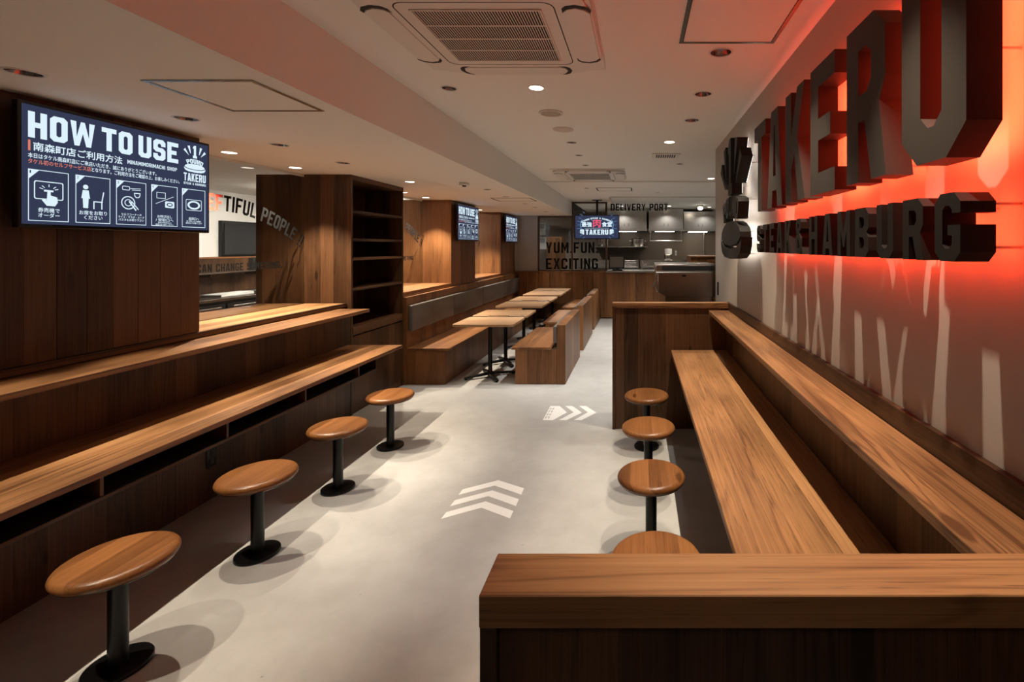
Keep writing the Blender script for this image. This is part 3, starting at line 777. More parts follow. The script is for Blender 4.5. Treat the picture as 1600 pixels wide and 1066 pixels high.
for k, (a, b, c, d) in enumerate(TBL):
    nm = ('beside the bench closest to the stools', 'in the middle pair of tables', 'in the pair closest to the delivery counter')[k]
    make_table(-1.77, a, b, 'light wood pedestal table, front one ' + nm)
    make_table(-1.77, c, d, 'light wood pedestal table, rear one ' + nm)
    ym = (b + c) / 2
    tr = thing('table_divider', 'black and steel strip bridging the two tables ' + nm, 'divider', (-1.77, ym, 0.64), 'strips between the table pairs')
    build('strip', MB().box(-2.09, -1.45, b + 0.001, c - 0.001, 0.650, 0.672, 0.001), 'blackgloss', tr)
    build('steel_lid', MB().box(-1.90, -1.64, b + 0.004, c - 0.004, 0.672, 0.679, 0.002), 'chrome', tr)
    build('steel_end', MB().box(-1.50, -1.452, b + 0.004, c - 0.004, 0.672, 0.678, 0.002), 'chrome', tr)

# ------------------------------------------------------------------ emblem (unit width, base at v = 0)
def emblem():
    """list of (name, polys) in units of the emblem's width; centred on u = 0"""
    parts = []
    for sg in (-1, 1):
        fl = lambda pts: [(sg * p[0], p[1]) for p in (pts if sg > 0 else reversed(pts))]
        parts.append(('ray', [[fl([(0.27, 0.70), (0.525, 0.90), (0.45, 0.985)])]]))
        parts.append(('ray', [[fl([(0.19, 0.80), (0.215, 0.80), (0.345, 1.10), (0.235, 1.125)])]]))
    w, g = glyph('1', w=0.6, s=0.20)
    parts.append(('numeral', [[[((p[0] - w / 2) * 0.52, 0.62 + p[1] * 0.54) for p in c] for c in cont] for cont in g]))
    bt, wd = block_text('POUND', 0.19, width=0.70, gap=0.07, s=0.19)
    parts.append(('word', shift(arch(bt, wd / 2, 1.2), -wd / 2, 0.412)))
    # patty: lower dome and upper layer
    lo = [(-0.5, 0.20), (-0.495, 0.13), (-0.44, 0.06), (-0.30, 0.015), (0, 0.0), (0.30, 0.015), (0.44, 0.06), (0.495, 0.13), (0.5, 0.20), (0.46, 0.165), (0.30, 0.115), (0, 0.095), (-0.30, 0.115), (-0.46, 0.165)]
    up = [(-0.47, 0.205), (-0.30, 0.145), (0, 0.125), (0.30, 0.145), (0.47, 0.205), (0.46, 0.25), (0.41, 0.29), (0.37, 0.305), (0.28, 0.335), (0.14, 0.36), (-0.14, 0.36), (-0.28, 0.335), (-0.37, 0.305), (-0.41, 0.29), (-0.46, 0.25)]
    parts.append(('patty', [[lo]])); parts.append(('patty', [[up]]))
    return parts
EMB = emblem()
def emb_polys(width, u, v, skip=()):
    out = []
    for nm, polys in EMB:
        if nm in skip: continue
        out += [[[(p[0] * width + u, p[1] * width + v) for p in c] for c in cont] for cont in polys]
    return out

# ------------------------------------------------------------------ wall screens
def make_screen(y0, label):
    """wall screen on the window-side wall, facing the aisle; u runs along +y"""
    XP = -2.60; Wd, Hd = 0.90, 0.54; z0 = 1.640
    t = thing('wall_screen', label, 'screen', (-2.66, y0 + Wd / 2, z0), 'how-to-use screens on the wall')
    build('housing', MB().box(-2.628, XP, y0, y0 + Wd, z0, z0 + Hd, 0.003), 'blackgloss', t)
    build('wall_bracket', bx(-2.6795, -2.6285, y0 + 0.25, y0 + 0.65, z0 + 0.12, z0 + 0.42), 'black', t)
    fr = ((XP, y0, z0), (0, 1, 0), (0, 0, 1))
    pan = build('display_panel', MB().prism([[rect(0.012, 0.016, Wd - 0.012, Hd - 0.014)]], fr, 0.0, 0.0015), 'scr_bg', t)
    D = 0.0022
    w = MB(); r = MB()
    def P(polys): w.prism(polys, fr, D)
    bt, wd = block_text('HOW TO USE', 0.112, width=0.668, gap=0.09, space=0.07, s=0.20, w=0.56)
    for cut_ in (bt[:3], bt[3:5], bt[5:]): build('heading_word', MB().prism(shift(cut_, 0.032, 0.387), fr, D), 'scr_white', pan)
    r.prism([[rect(0.032, 0.330, 0.040, 0.376)]], fr, D)
    font_mb(w, '南森町店ご利用方法', fr, 0.050, 0.336, 0.355, D, bold=0.018)
    bt, wd = block_text('MINAMIMORIMACHI SHOP', 0.020, width=0.262, gap=0.12, s=0.15)
    P(shift(bt, 0.430, 0.341))
    font_mb(w, '本日はタケル南森町店にご来店いただき、誠にありがとうございます。', fr, 0.032, 0.302, 0.545, D, height=0.020, bold=0.012)
    font_mb(r, 'タケル初のセルフサービス店', fr, 0.032, 0.277, 0.235, D, height=0.020, bold=0.012)
    font_mb(w, 'となります。ご利用方法をご確認の上、お楽しみください。', fr, 0.270, 0.277, 0.437, D, height=0.020, bold=0.012)
    texts = (('券売機で', 'オーダー'), ('お席をお取り', 'ください'), ('セルフコーナーの', 'ライス・サラダ・スープ', 'パスタもお取り下さい'), ('お呼び出し', '/ 受取口へ', '番号が呼ばれたら', '受取口まで来てください'), ('返却口へ', '食べ終わったら食器を', '返却口までお願いします'))
    for k in range(5):
        a = 0.032 + 0.1725 * k; b = a + 0.146; lo, hi = 0.030, 0.252
        pm = MB(); nm_ = MB()
        def Q(polys): pm.prism(polys, fr, D)
        Q([ring_rect(a, lo, b, hi, 0.003)])
        Q([[[(a, hi - 0.045), (a + 0.040, hi), (a, hi)]]])
        font_mb(nm_, '12345'[k], fr, a + 0.005, hi - 0.018, 0.008 if k else 0.005, D + 0.0004, height=0.016)
        ux, uy = a + 0.073, 0.160
        if k == 0:
            Q([[rrect(a + 0.02, 0.125, b - 0.02, 0.205, 0.008), rrect(a + 0.024, 0.129, b - 0.024, 0.201, 0.006)]])
            for an in (90, 135, 45, 160, 20):
                c_, s_ = math.cos(math.radians(an)), math.sin(math.radians(an))
                Q([line((ux + c_ * 0.022, 0.165 + s_ * 0.016), (ux + c_ * 0.036, 0.165 + s_ * 0.028), 0.003)])
            Q([[[(ux - 0.018, 0.168), (ux + 0.016, 0.168), (ux + 0.016, 0.160), (ux + 0.006, 0.160), (ux + 0.006, 0.145), (ux + 0.030, 0.138), (ux + 0.032, 0.115), (ux + 0.022, 0.098), (ux - 0.008, 0.098), (ux - 0.026, 0.122), (ux - 0.020, 0.128), (ux - 0.008, 0.122), (ux - 0.006, 0.160), (ux - 0.018, 0.160)]]])
        elif k == 1:
            Q([[circ(ux - 0.032, 0.199, 0.011, 16)]])
            Q([[[(ux - 0.044, 0.184), (ux - 0.020, 0.184), (ux - 0.014, 0.145), (ux - 0.020, 0.145), (ux - 0.022, 0.100), (ux - 0.042, 0.100), (ux - 0.044, 0.145), (ux - 0.050, 0.145)]]])
            for p_, q_ in (((ux + 0.002, 0.098), (ux + 0.002, 0.133)), ((ux, 0.133), (ux + 0.040, 0.133)), ((ux + 0.036, 0.098), (ux + 0.036, 0.133)), ((ux + 0.036, 0.133), (ux + 0.044, 0.182))):
                Q([line(p_, q_, 0.005)])
        elif k == 2:
            Q([[rrect(ux - 0.045, 0.205, ux - 0.008, 0.226, 0.006), rrect(ux - 0.042, 0.208, ux - 0.011, 0.223, 0.004)]])
            Q([line((ux - 0.006, 0.216), (ux + 0.045, 0.219), 0.003)]); Q([line((ux + 0.002, 0.209), (ux + 0.045, 0.211), 0.003)])
            Q([[circ(ux - 0.016, 0.142, 0.034, 22), circ(ux - 0.016, 0.142, 0.029, 22)]]); Q([[circ(ux - 0.016, 0.142, 0.018, 18), circ(ux - 0.016, 0.142, 0.014, 18)]])
            Q([line((ux - 0.012, 0.150), (ux + 0.022, 0.105), 0.007)]); Q([line((ux + 0.0, 0.150), (ux + 0.034, 0.110), 0.005)])
            Q([[[(ux + 0.012, 0.196), (ux + 0.044, 0.196), (ux + 0.042, 0.178), (ux + 0.034, 0.170), (ux + 0.022, 0.170), (ux + 0.014, 0.178)], [(ux + 0.016, 0.192), (ux + 0.040, 0.192), (ux + 0.038, 0.180), (ux + 0.032, 0.174), (ux + 0.024, 0.174), (ux + 0.018, 0.180)]]])
        elif k == 3:
            Q([ring_rect(ux - 0.045, 0.180, ux + 0.005, 0.214, 0.003)]); Q([line((ux - 0.05, 0.150), (ux + 0.05, 0.196), 0.0025)])
            Q([[rrect(ux + 0.002, 0.132, ux + 0.054, 0.168, 0.006), circ(ux + 0.028, 0.150, 0.018, 18, 0.011)]]); Q([[circ(ux + 0.028, 0.150, 0.012, 16, 0.006)]])
        else:
            Q([[rrect(ux - 0.050, 0.128, ux + 0.050, 0.192, 0.008), rrect(ux - 0.047, 0.131, ux + 0.047, 0.189, 0.006)]])
            Q([[circ(ux, 0.160, 0.040, 24, 0.025), circ(ux, 0.160, 0.028, 24, 0.016)]])
        n = len(texts[k])
        hs = {2: (0.019, 0.019), 3: (0.012, 0.012, 0.012), 4: (0.016, 0.016, 0.009, 0.009)}[n] if k != 4 else (0.016, 0.009, 0.009)
        vv = 0.090 if n != 4 else 0.092
        for ln, hh in zip(texts[k], hs):
            vv -= hh * 1.18
            wd_ = min(0.125, len(ln) * hh * 1.02)
            font_mb(pm, ln, fr, ux - wd_ / 2, vv + hh * 0.15, wd_, D, height=hh, bold=0.012)
        build('instruction_card', pm, 'scr_white', pan)
        build('card_number', nm_, 'scr_bg', pan)
    lm = MB().prism(emb_polys(0.135, 0.802, 0.352, skip=('word',)), fr, D)
    bt, wd = block_text('POUND', 0.026, width=0.094, gap=0.08, s=0.19)
    lm.prism(shift(arch(bt, wd / 2, 0.11), 0.802 - wd / 2, 0.404), fr, D)
    bt, wd = block_text('TAKERU', 0.046, width=0.140, gap=0.10, s=0.18)
    lm.prism(shift(bt, 0.732, 0.298), fr, D)
    bt, wd = block_text('STEAK & HAMBURG', 0.013, width=0.140, gap=0.12, s=0.17)
    lm.prism(shift(bt, 0.732, 0.278), fr, D)
    build('emblem', lm, 'scr_white', pan)
    build('body_print', w, 'scr_white', pan)
    build('accent_print', r, 'scr_red', pan)
    for q in (0.35, 0.62):
        build('bottom_tab', bx(-2.618, -2.606, y0 + q, y0 + q + 0.02, z0 - 0.006, z0), 'black', t)
    return t
s1 = make_screen(2.012, 'large lit HOW TO USE screen beside the serving window')
c = copy_tree(s1, None, (0.02, 6.87 - 2.012, 0)); c['label'] = 'lit HOW TO USE screen on the wooden pillar past the bookcase'
c = copy_tree(s1, None, (0.02, 9.36 - 2.012, 0)); c['label'] = 'smallest lit HOW TO USE screen on the pillar by the grey wall'

# hanging screen at the delivery counter
def hanging_screen():
    yp = 9.90; x0, x1 = -1.312, -0.388; z0, z1 = 1.709, 2.208
    t = thing('hanging_screen', 'lit navy emblem screen hanging from the ceiling on a black pole', 'screen', (-0.85, yp, z0))
    build('housing', MB().box(x0, x1, yp, yp + 0.045, z0, z1, 0.004), 'blackgloss', t)
    build('pole', MB().lathe((-0.85, yp + 0.07, 0), [(0.025, z1 - 0.2), (0.025, 2.512)], 16), 'black', t, True)
    build('mount_arm', bx(-0.95, -0.75, yp + 0.046, yp + 0.075, z0 + 0.15, z1 - 0.12), 'black', t)
    build('ceiling_plate', MB().box(-0.95, -0.75, yp + 0.01, yp + 0.13, 2.512, 2.5245, 0.002), 'black', t)
    fr = ((x0, yp, z0), (1, 0, 0), (0, 0, 1)); Wd, Hd = x1 - x0, z1 - z0
    pan = build('display_panel', MB().prism([[rect(0.016, 0.016, Wd - 0.016, Hd - 0.016)]], fr, 0, 0.002), 'scr_bg', t)
    D = 0.004; cx = Wd / 2
    m = MB()
    bt, wd = block_text('1POUND STEAK & HAMBURG', 0.034, width=0.66, gap=0.14, s=0.2)
    m.prism(shift(arch(bt, wd / 2, 0.62), cx - wd / 2, 0.415), fr, D)
    font_mb(m, '最強', fr, cx - 0.31, 0.262, 0.205, D, bold=0.03); font_mb(m, '食堂', fr, cx + 0.105, 0.262, 0.205, D, bold=0.03)
    m.prism([line((cx - 0.25, 0.225), (cx + 0.25, 0.225), 0.005)], fr, D)
    bt, wd = block_text('TAKERU', 0.105, width=0.47, gap=0.10, s=0.2)
    m.prism(shift(bt, cx - wd / 2, 0.092), fr, D)
    for sg in (-1, 1):   # tankard shapes beside the word
        for q in range(3):
            u = cx + sg * (0.275 + 0.028 * q)
            m.prism([[rect(u - 0.011, 0.095 + 0.012 * q, u + 0.011, 0.18 + 0.006 * q)]], fr, D)
        m.prism([[circ(cx + sg * 0.305, 0.185, 0.045, 16, 0.018)]], fr, D)
    for q in range(5):
        m.prism([[circ(cx - 0.09 + 0.045 * q, 0.385 + (0.006 if q in (1, 2, 3) else 0), 0.006, 8)]], fr, D)
    build('emblem', m, 'scr_white', pan)
    m = MB(); font_mb(m, '肉', fr, cx - 0.075, 0.258, 0.15, D + 0.0003, bold=0.03)
    build('accent_character', m, 'scr_pink', pan)
    m = MB()
    for sg in (-1, 1):
        for q in range(9):
            a = math.radians(-44 + 11 * q); r0, r1 = 0.345, 0.40 + (0.02 if q % 2 else 0)
            m.prism([line((cx + sg * r0 * math.cos(a), 0.29 + 0.36 * r0 * math.sin(a) / 0.36), (cx + sg * r1 * math.cos(a), 0.29 + r1 * math.sin(a)), 0.006)], fr, D)
        arc = [(cx + sg * 0.33 * math.cos(math.radians(a)), 0.29 + 0.24 * math.sin(math.radians(a))) for a in range(-28, 29, 7)]
        arc2 = [(cx + sg * 0.345 * math.cos(math.radians(a)), 0.29 + 0.25 * math.sin(math.radians(a))) for a in range(28, -29, -7)]
        m.prism([[arc + arc2]], fr, D)
    build('sunburst', m, 'scr_blue', pan)
hanging_screen()

# ------------------------------------------------------------------ backlit wall sign
XFACE, XBACK = 0.657, 0.730
def inset(cont, d):
    """outline moved inwards by d (holes grow)"""
    out = []
    for ci, c in enumerate(cont):
        n = len(c)
        area = sum(c[i][0] * c[(i + 1) % n][1] - c[(i + 1) % n][0] * c[i][1] for i in range(n))
        sg = (1 if area > 0 else -1) * (1 if ci == 0 else -1)
        pts = []
        for i in range(n):
            p0, p1, p2 = Vector(c[i - 1]), Vector(c[i]), Vector(c[(i + 1) % n])
            a = (p1 - p0).normalized(); b = (p2 - p1).normalized()
            na = Vector((-a.y, a.x)) * sg; nb = Vector((-b.y, b.x)) * sg
            m = na + nb
            k = max(0.35, 1 + na.dot(nb))
            pts.append(tuple(p1 + m * (d / k)))
        out.append(pts)
    return out
def sign_piece(name, label, cat, polys, yl, z0, body_mat, led_mat, group, rods, depth=None):
    """polys: (u, v) with u running towards the camera (-y) from yl, v up from z0; facing -x"""
    us = [p[0] for cont in polys for p in cont[0]]; vs = [p[1] for cont in polys for p in cont[0]]
    base = (XBACK, yl - (min(us) + max(us)) / 2, z0 + min(vs))
    t = thing(name, label, cat, base, group)
    fr = ((XBACK, yl, z0), (0, -1, 0), (0, 0, 1))
    build('letter_body', MB().prism(polys, fr, 0.0, XBACK - XFACE), body_mat, t)
    frb = ((XBACK + 0.0025, yl, z0), (0, -1, 0), (0, 0, 1))
    build('backlight_plate', MB().prism([inset(c_, 0.013 if max(vs) - min(vs) > 0.3 and cat == 'letter' else 0.006) for c_ in polys], frb, 0.0, 0.002), led_mat, t)
    for (u, v) in rods:
        build('standoff_rod', MB().lathe((0, yl - u, z0 + v), [(0.0035, XBACK + 0.0026), (0.0035, WALLR)], 8, 'X'), 'chrome', t, True)
    return t
BH, BZ = 0.47, 1.750
for ch, yl in (('T', 2.711), ('A', 2.439), ('K', 2.138), ('E', 1.830), ('R', 1.512), ('U', 1.196)):
    w, g = glyph(ch, w=0.50, s=0.166, c=0.135)
    polys = [[[(p[0] * BH, p[1] * BH) for p in c] for c in cont] for cont in g]
    ww = w * BH
    if ch == 'T': rods = ((ww / 2, 0.05), (0.04, BH - 0.04), (ww - 0.04, BH - 0.04))
    elif ch == 'U': rods = ((0.04, BH - 0.06), (ww - 0.04, BH - 0.06), (0.04, 0.22), (ww - 0.03, 0.22))
    else: rods = ((0.04, 0.04), (0.045 if ch != 'A' else ww / 2 - 0.03, BH - 0.04), (ww - 0.035 if ch != 'A' else ww - 0.04, 0.03))
    sign_piece('sign_letter', 'big dark block letter %s of the red backlit wall sign' % ch, 'letter', polys, yl, BZ, 'letter', 'led_red', 'big letters of the wall sign', rods)
SH, SZ = 0.145, 1.528
small = (('S', 2.656, 'first small letter S'), ('T', 2.528, 'small letter T after the S'), ('E', 2.400, 'small letter E'), ('A', 2.280, 'small letter A before the K'), ('K', 2.150, 'small letter K'),
         ('&', 2.006, 'small ampersand'), ('H', 1.845, 'small letter H'), ('A', 1.712, 'small letter A after the H'), ('M', 1.582, 'small letter M'), ('B', 1.454, 'small letter B'), ('U', 1.322, 'small letter U'), ('R', 1.192, 'small letter R'), ('G', 1.0635, 'last small letter G'))
for ch, yl, lb in small:
    w, g = glyph(ch, w=0.585, s=0.185, c=0.14)
    if ch == 'M': g = [[[(p[0] * .9, p[1]) for p in c] for c in cont] for cont in g]
    polys = [[[(p[0] * SH, p[1] * SH) for p in c] for c in cont] for cont in g]
    ww = w * SH
    rods = ((0.012, 0.03), (0.012, SH - 0.03), (ww - 0.012, 0.03), (ww - 0.012, SH - 0.025)) if ch in 'HMBURG' else ((ww / 2, 0.05), (ww / 2, SH - 0.01))
    sign_piece('sign_letter', '%s in the lower line of the red backlit wall sign' % lb, 'letter', polys, yl, SZ, 'letter_dark', 'led_red', 'small letters of the wall sign', rods)
# emblem beside the lettering: every loose piece is mounted on its own
names = {'ray': 'emblem_ray', 'numeral': 'emblem_numeral', 'word': 'emblem_word', 'patty': 'emblem_patty'}
ES, EYC, EZ = 0.74, 3.435, 1.470
ray_lab = iter(('lower ray of the dark wall emblem, on the kitchen side', 'steep ray of the dark wall emblem, on the kitchen side', 'lower ray of the dark wall emblem, beside the big T', 'steep ray of the dark wall emblem, beside the big T'))
pat_lab = iter(('lower curved piece of the dark patty in the wall emblem', 'upper layer of the dark patty in the wall emblem'))
for nm, polys in EMB:
    pl = [[[(p[0] * ES, p[1] * ES) for p in c] for c in cont] for cont in polys]
    if nm == 'word':
        for q, cont in enumerate(pl):
            cx = sum(p[0] for p in cont[0]) / len(cont[0]); cy = sum(p[1] for p in cont[0]) / len(cont[0])
            sign_piece('emblem_letter', 'small dark letter %s arched over the patty of the wall emblem' % 'POUND'[q], 'letter', [cont], EYC, EZ, 'letter_dark', 'led_white', 'arched letters of the wall emblem', ((cx, cy + 0.06),))
        continue
    cx = sum(p[0] for p in pl[0][0]) / len(pl[0][0]); cy = sum(p[1] for p in pl[0][0]) / len(pl[0][0])
    lab = next(ray_lab) if nm == 'ray' else 'dark numeral 1 in the middle of the wall emblem' if nm == 'numeral' else next(pat_lab)
    rods = ((cx, cy),) if nm == 'ray' else ((0, 0.50 * ES + 0.15), (0, 1.1 * ES)) if nm == 'numeral' else ((-0.25 * ES, pl[0][0][1][1] + 0.01), (0.25 * ES, pl[0][0][1][1] + 0.01))
    if nm == 'patty':
        v = 0.055 * ES if 'lower' in lab else 0.26 * ES
        rods = ((-0.25 * ES, v), (0.25 * ES, v))
    sign_piece(names[nm], lab, 'emblem', pl, EYC, EZ, 'letter_dark', 'led_white', 'pieces of the wall emblem', rods)

# ------------------------------------------------------------------ ceiling fittings
def aircon(x, yy, zc, label):
    t = thing('ceiling_air_conditioner', label, 'air conditioner', (x, yy, zc), 'ceiling air conditioners')
    fr = ((x, yy, zc), (1, 0, 0), (0, -1, 0))      # normal points down
    h = 0.475
    build('outer_panel', MB().prism([[rrect(-h, -h, h, h, 0.006)]], fr, 0.0005, 0.008), 'acwhite', t)
    # rounded inner body, stepped in
    mb = MB()
    build('body', MB().prism([[rrect(-0.468, -0.468, 0.468, 0.468, 0.19, 12)]], fr, 0.008, 0.026), 'acwhite', t)
    build('body_rim', MB().prism([[rrect(-0.448, -0.448, 0.448, 0.448, 0.175, 12)]], fr, 0.026, 0.034), 'acwhite', t)
    build('seam', MB().prism([[rrect(-0.322, -0.322, 0.322, 0.322, 0.05, 8), rrect(-0.317, -0.317, 0.317, 0.317, 0.047, 8)]], fr, 0.034, 0.0345), 'slot', t)
    # four outlets with flaps
    for q in range(4):
        ca, sa = (1, 0, -1, 0)[q], (0, 1, 0, -1)[q]
        rot = lambda pts: [(p[0] * ca - p[1] * sa, p[0] * sa + p[1] * ca) for p in pts]
        for sg in (-1, 1):
            cres = [(0.235, 0.462), (0.262, 0.440), (0.278, 0.404), (0.268, 0.368), (0.245, 0.352), (0.232, 0.346), (0.270, 0.348), (0.292, 0.366), (0.300, 0.405), (0.286, 0.446), (0.256, 0.466)]
            build('outlet_gap', MB().prism([[rot([(sg * p[0], p[1]) for p in cres])]], fr, 0.0342, 0.0348), 'slot', t)
        fl = rot([(-0.245, 0.354), (0.245, 0.354), (0.266, 0.368), (0.276, 0.404), (0.260, 0.438), (0.233, 0.458), (-0.233, 0.458), (-0.260, 0.438), (-0.276, 0.404), (-0.266, 0.368)])
        build('flap', MB().prism([[fl]], fr, 0.026, 0.038), 'acwhite', t)
    g = 0.258
    build('grille_well', MB().prism([[rect(-g, -g, g, g)]], fr, 0.0342, 0.0346), 'dark', t)
    sl = MB(); n = 46
    for k in range(n):
        u = -g + (k + 0.5) * 2 * g / n
        sl.prism([[rect(u - 0.0018, -g, u + 0.0018, g)]], fr, 0.0356, 0.0376)
    build('grille_slats', sl, 'acwhite', t, kind='stuff')
    for v in (-0.129, 0.0, 0.129):
        build('grille_crossbar', MB().prism([[rect(-g, v - 0.004, g, v + 0.004)]], fr, 0.0376, 0.0395), 'acwhite', t)
    build('grille_frame', MB().prism([ring_rect(-g - 0.008, -g - 0.008, g + 0.008, g + 0.008, 0.008)], fr, 0.0346, 0.0395), 'acwhite', t)
    return t
ac1 = aircon(-0.655, 2.19, CEIL, 'large white four-way air conditioner in the ceiling over the aisle')
c = copy_tree(ac1, None, (0.012, 6.55 - 2.19, 0)); c['label'] = 'far white air conditioner in the ceiling before the kitchen'

def hatch(x0, x1, y0, y1, z, label):
    t = thing('ceiling_access_panel', label, 'access panel', ((x0 + x1) / 2, (y0 + y1) / 2, z))
    fr = ((0, 0, z), (1, 0, 0), (0, -1, 0))
    ir = lambda e: rect(x0 + e, -y1 + e, x1 - e, -y0 - e)
    build('frame', MB().prism([[ir(0), ir(0.017)]], fr, 0.0005, 0.004), 'steel_dull', t)
    build('gap', MB().prism([[ir(0.017), ir(0.0205)]], fr, 0.0005, 0.0009), 'slot', t)
    build('panel', MB().prism([[ir(0.0205)]], fr, 0.0005, 0.003), 'ceiling', t)
    return t
hatch(-1.972, -1.526, 1.90, 2.337, SOFF, 'square access panel in the lower ceiling near the big screen')
hatch(0.198, 0.657, 1.862, 2.323, CEIL, 'square red-tinted access panel in the ceiling above the wall sign')
hatch(-2.02, -1.47, 6.55, 6.98, SOFF, 'square access panel in the lower ceiling above the dining tables')
hatch(-0.70, -0.10, 7.9, 8.35, 2.525, 'square access panel in the far ceiling before the kitchen')

sp = thing('ceiling_speaker', 'round ceiling speaker with a beige grille', 'speaker', (-0.641, 3.536, CEIL))
build('rim', MB().lathe((-0.641, 3.536, CEIL), [(0.088, -0.0005), (0.090, -0.006), (0.083, -0.012), (0.076, -0.010), (0.074, -0.004)], 36), 'acwhite', sp, True)
build('grille', MB().lathe((-0.641, 3.536, CEIL), [(0.075, -0.004), (0.0001, -0.007)], 36), plain('speaker mesh', (0.36, 0.31, 0.24), 0.6), sp, True)
dk = thing('ceiling_disc', 'flat round cover plate in the ceiling behind the speaker', 'cover plate', (-0.63, 4.04, CEIL))
build('cover_plate', MB().lathe((-0.63, 4.04, CEIL), [(0.086, -0.0005), (0.086, -0.004), (0.083, -0.006), (0.0001, -0.006)], 36), plain('cover plate paint', (0.60, 0.50, 0.44), 0.6), dk, True)
vt = thing('ceiling_vent', 'small rectangular vent with dark slots in the ceiling', 'vent', (0.30, 5.2, CEIL))
build('frame', MB().box(0.15, 0.45, 5.08, 5.32, CEIL - 0.010, CEIL - 0.0005, 0.002), 'acwhite', vt)
for k in range(9):
    build('slot', bx(0.195 + k * 0.024, 0.209 + k * 0.024, 5.12, 5.28, CEIL - 0.0112, CEIL - 0.0100), 'slot', vt)
fx = thing('ceiling_sensor', 'small square sensor box in the lower ceiling past the bookcase', 'sensor', (-1.80, 4.97, SOFF))
build('housing', MB().box(-1.84, -1.76, 4.93, 5.01, SOFF - 0.03, SOFF - 0.0005, 0.004), 'acwhite', fx)
build('eye', MB().lathe((-1.80, 4.97, SOFF), [(0.022, -0.030), (0.018, -0.042), (0.0001, -0.044)], 16), 'blackgloss', fx, True)
cb = thing('ceiling_camera', 'small white camera box in the ceiling beside the hanging screen pole', 'camera', (-0.55, 9.5, 2.525))
build('bracket', MB().lathe((-0.55, 9.5, 2.525), [(0.03, -0.0005), (0.03, -0.02), (0.012, -0.03), (0.012, -0.06)], 14), 'acwhite', cb, True)
build('housing', MB().box(-0.585, -0.515, 9.44, 9.56, 2.525 - 0.115, 2.525 - 0.055, 0.006), 'acwhite', cb)

# slim slot diffuser strip further back
sd = thing('ceiling_slot_diffuser', 'long slim air diffuser strip in the ceiling above the delivery counter', 'diffuser', (0.5, 9.35, 2.525))
build('frame', MB().box(-0.55, 1.55, 9.28, 9.42, 2.515, 2.5245, 0.002), 'acwhite', sd)
build('slot', bx(-0.50, 1.50, 9.33, 9.37, 2.5138, 2.5149), plain('diffuser shade', (0.35, 0.28, 0.23), 0.7), sd)

# ------------------------------------------------------------------ floor arrows: projected light, painted as flat decals
ch0 = [(-1.127, 3.010), (-1.125, 3.080), (-0.932, 3.199), (-0.735, 3.092), (-0.733, 3.013), (-0.934, 3.127)]
t = thing('projected_arrow', 'white triple chevron of projected light, painted on the aisle floor', 'marking', (-0.93, 2.97, 0))
for k in range(3):
    build('chevron', MB().prism([[[(p[0], p[1] - 0.1325 * k) for p in reversed(ch0)]]], ((0, 0, 0), (1, 0, 0), (0, 1, 0)), 0.0004, 0.0010), 'arrow_light', t)
t2 = thing('projected_arrow', 'small arrow of projected light chevrons painted on the floor by the dining tables', 'marking', (-0.63, 4.5, 0))
F0 = ((0, 0, 0), (1, 0, 0), (0, 1, 0))
build('tail_block', MB().prism([[list(reversed([(-0.855, 4.303), (-0.855, 4.686), (-0.766, 4.686), (-0.667, 4.505), (-0.765, 4.303)]))]], F0, 0.0004, 0.0010), 'arrow_light', t2)
for dx in (0.0, 0.135):
    build('chevron', MB().prism([[list(reversed([(-0.712 + dx, 4.686), (-0.643 + dx, 4.686), (-0.526 + dx, 4.500), (-0.643 + dx, 4.303), (-0.712 + dx, 4.303), (-0.606 + dx, 4.508)]))]], F0, 0.0004, 0.0010), 'arrow_light', t2)
mk = MB()
for k in range(4):      # illegible grey strokes along the tail
    yb = 4.345 + k * 0.078
    mk.prism([[rect(-0.845, yb, -0.835, yb + 0.055)], [rect(-0.818, yb, -0.808, yb + 0.055)], [rect(-0.835, yb + (0.022 if k % 2 else 0.045), -0.818, yb + (0.032 if k % 2 else 0.055))]], F0, 0.0010, 0.0013)
build('arrow_lettering', mk, 'floor_grey', t2)

# ------------------------------------------------------------------ delivery counter at the back
dc = thing('delivery_counter', 'wooden boarded delivery counter across the back of the room', 'counter', (-0.6, 10.4, 0))
build('core', bx(-2.655, 1.6, 10.366, 10.50, 0.002, 0.998), 'dark', dc)
x = -2.655
while x < 1.35:
    build('plank', MB().box(x + 0.0015, x + 0.2465, BACKY, 10.366, 0.03, 0.998, 0.0015), 'warm_z', dc); x += 0.248
build('kick_strip', bx(-2.655, 1.6, 10.358, 10.366, 0.002, 0.03), 'panel_x', dc)
build('cap', MB().box(-2.655, -0.70, 10.345, 10.50, 0.9985, 1.020, 0.002), 'warm_y', dc)
build('steel_worktop', MB().box(-0.69, 1.6, 10.30, 11.0, 0.9985, 1.032, 0.004), 'steel', dc)
build('side_worktop', MB().box(-2.655, -0.691, 10.505, 11.0, 0.95, 1.015, 0.004), 'steel', dc)
build('body', bx(-2.655, 1.6, 10.52, 10.98, 0.002, 0.949), 'steel_dull', dc)
rg = thing('register_monitor', 'black register monitor standing on the delivery counter', 'monitor', (-0.45, 10.5, 1.032))
build('base', MB().box(-0.56, -0.34, 10.42, 10.58, 1.0325, 1.062, 0.006), 'black', rg)
build('stand', bx(-0.48, -0.42, 10.50, 10.55, 1.062, 1.10), 'black', rg)
build('housing', MB().box(-0.64, -0.30, 10.46, 10.50, 1.075, 1.36, 0.006), 'black', rg)
build('display_panel', bx(-0.618, -0.322, 10.457, 10.4598, 1.10, 1.335), 'scr_grey', rg)

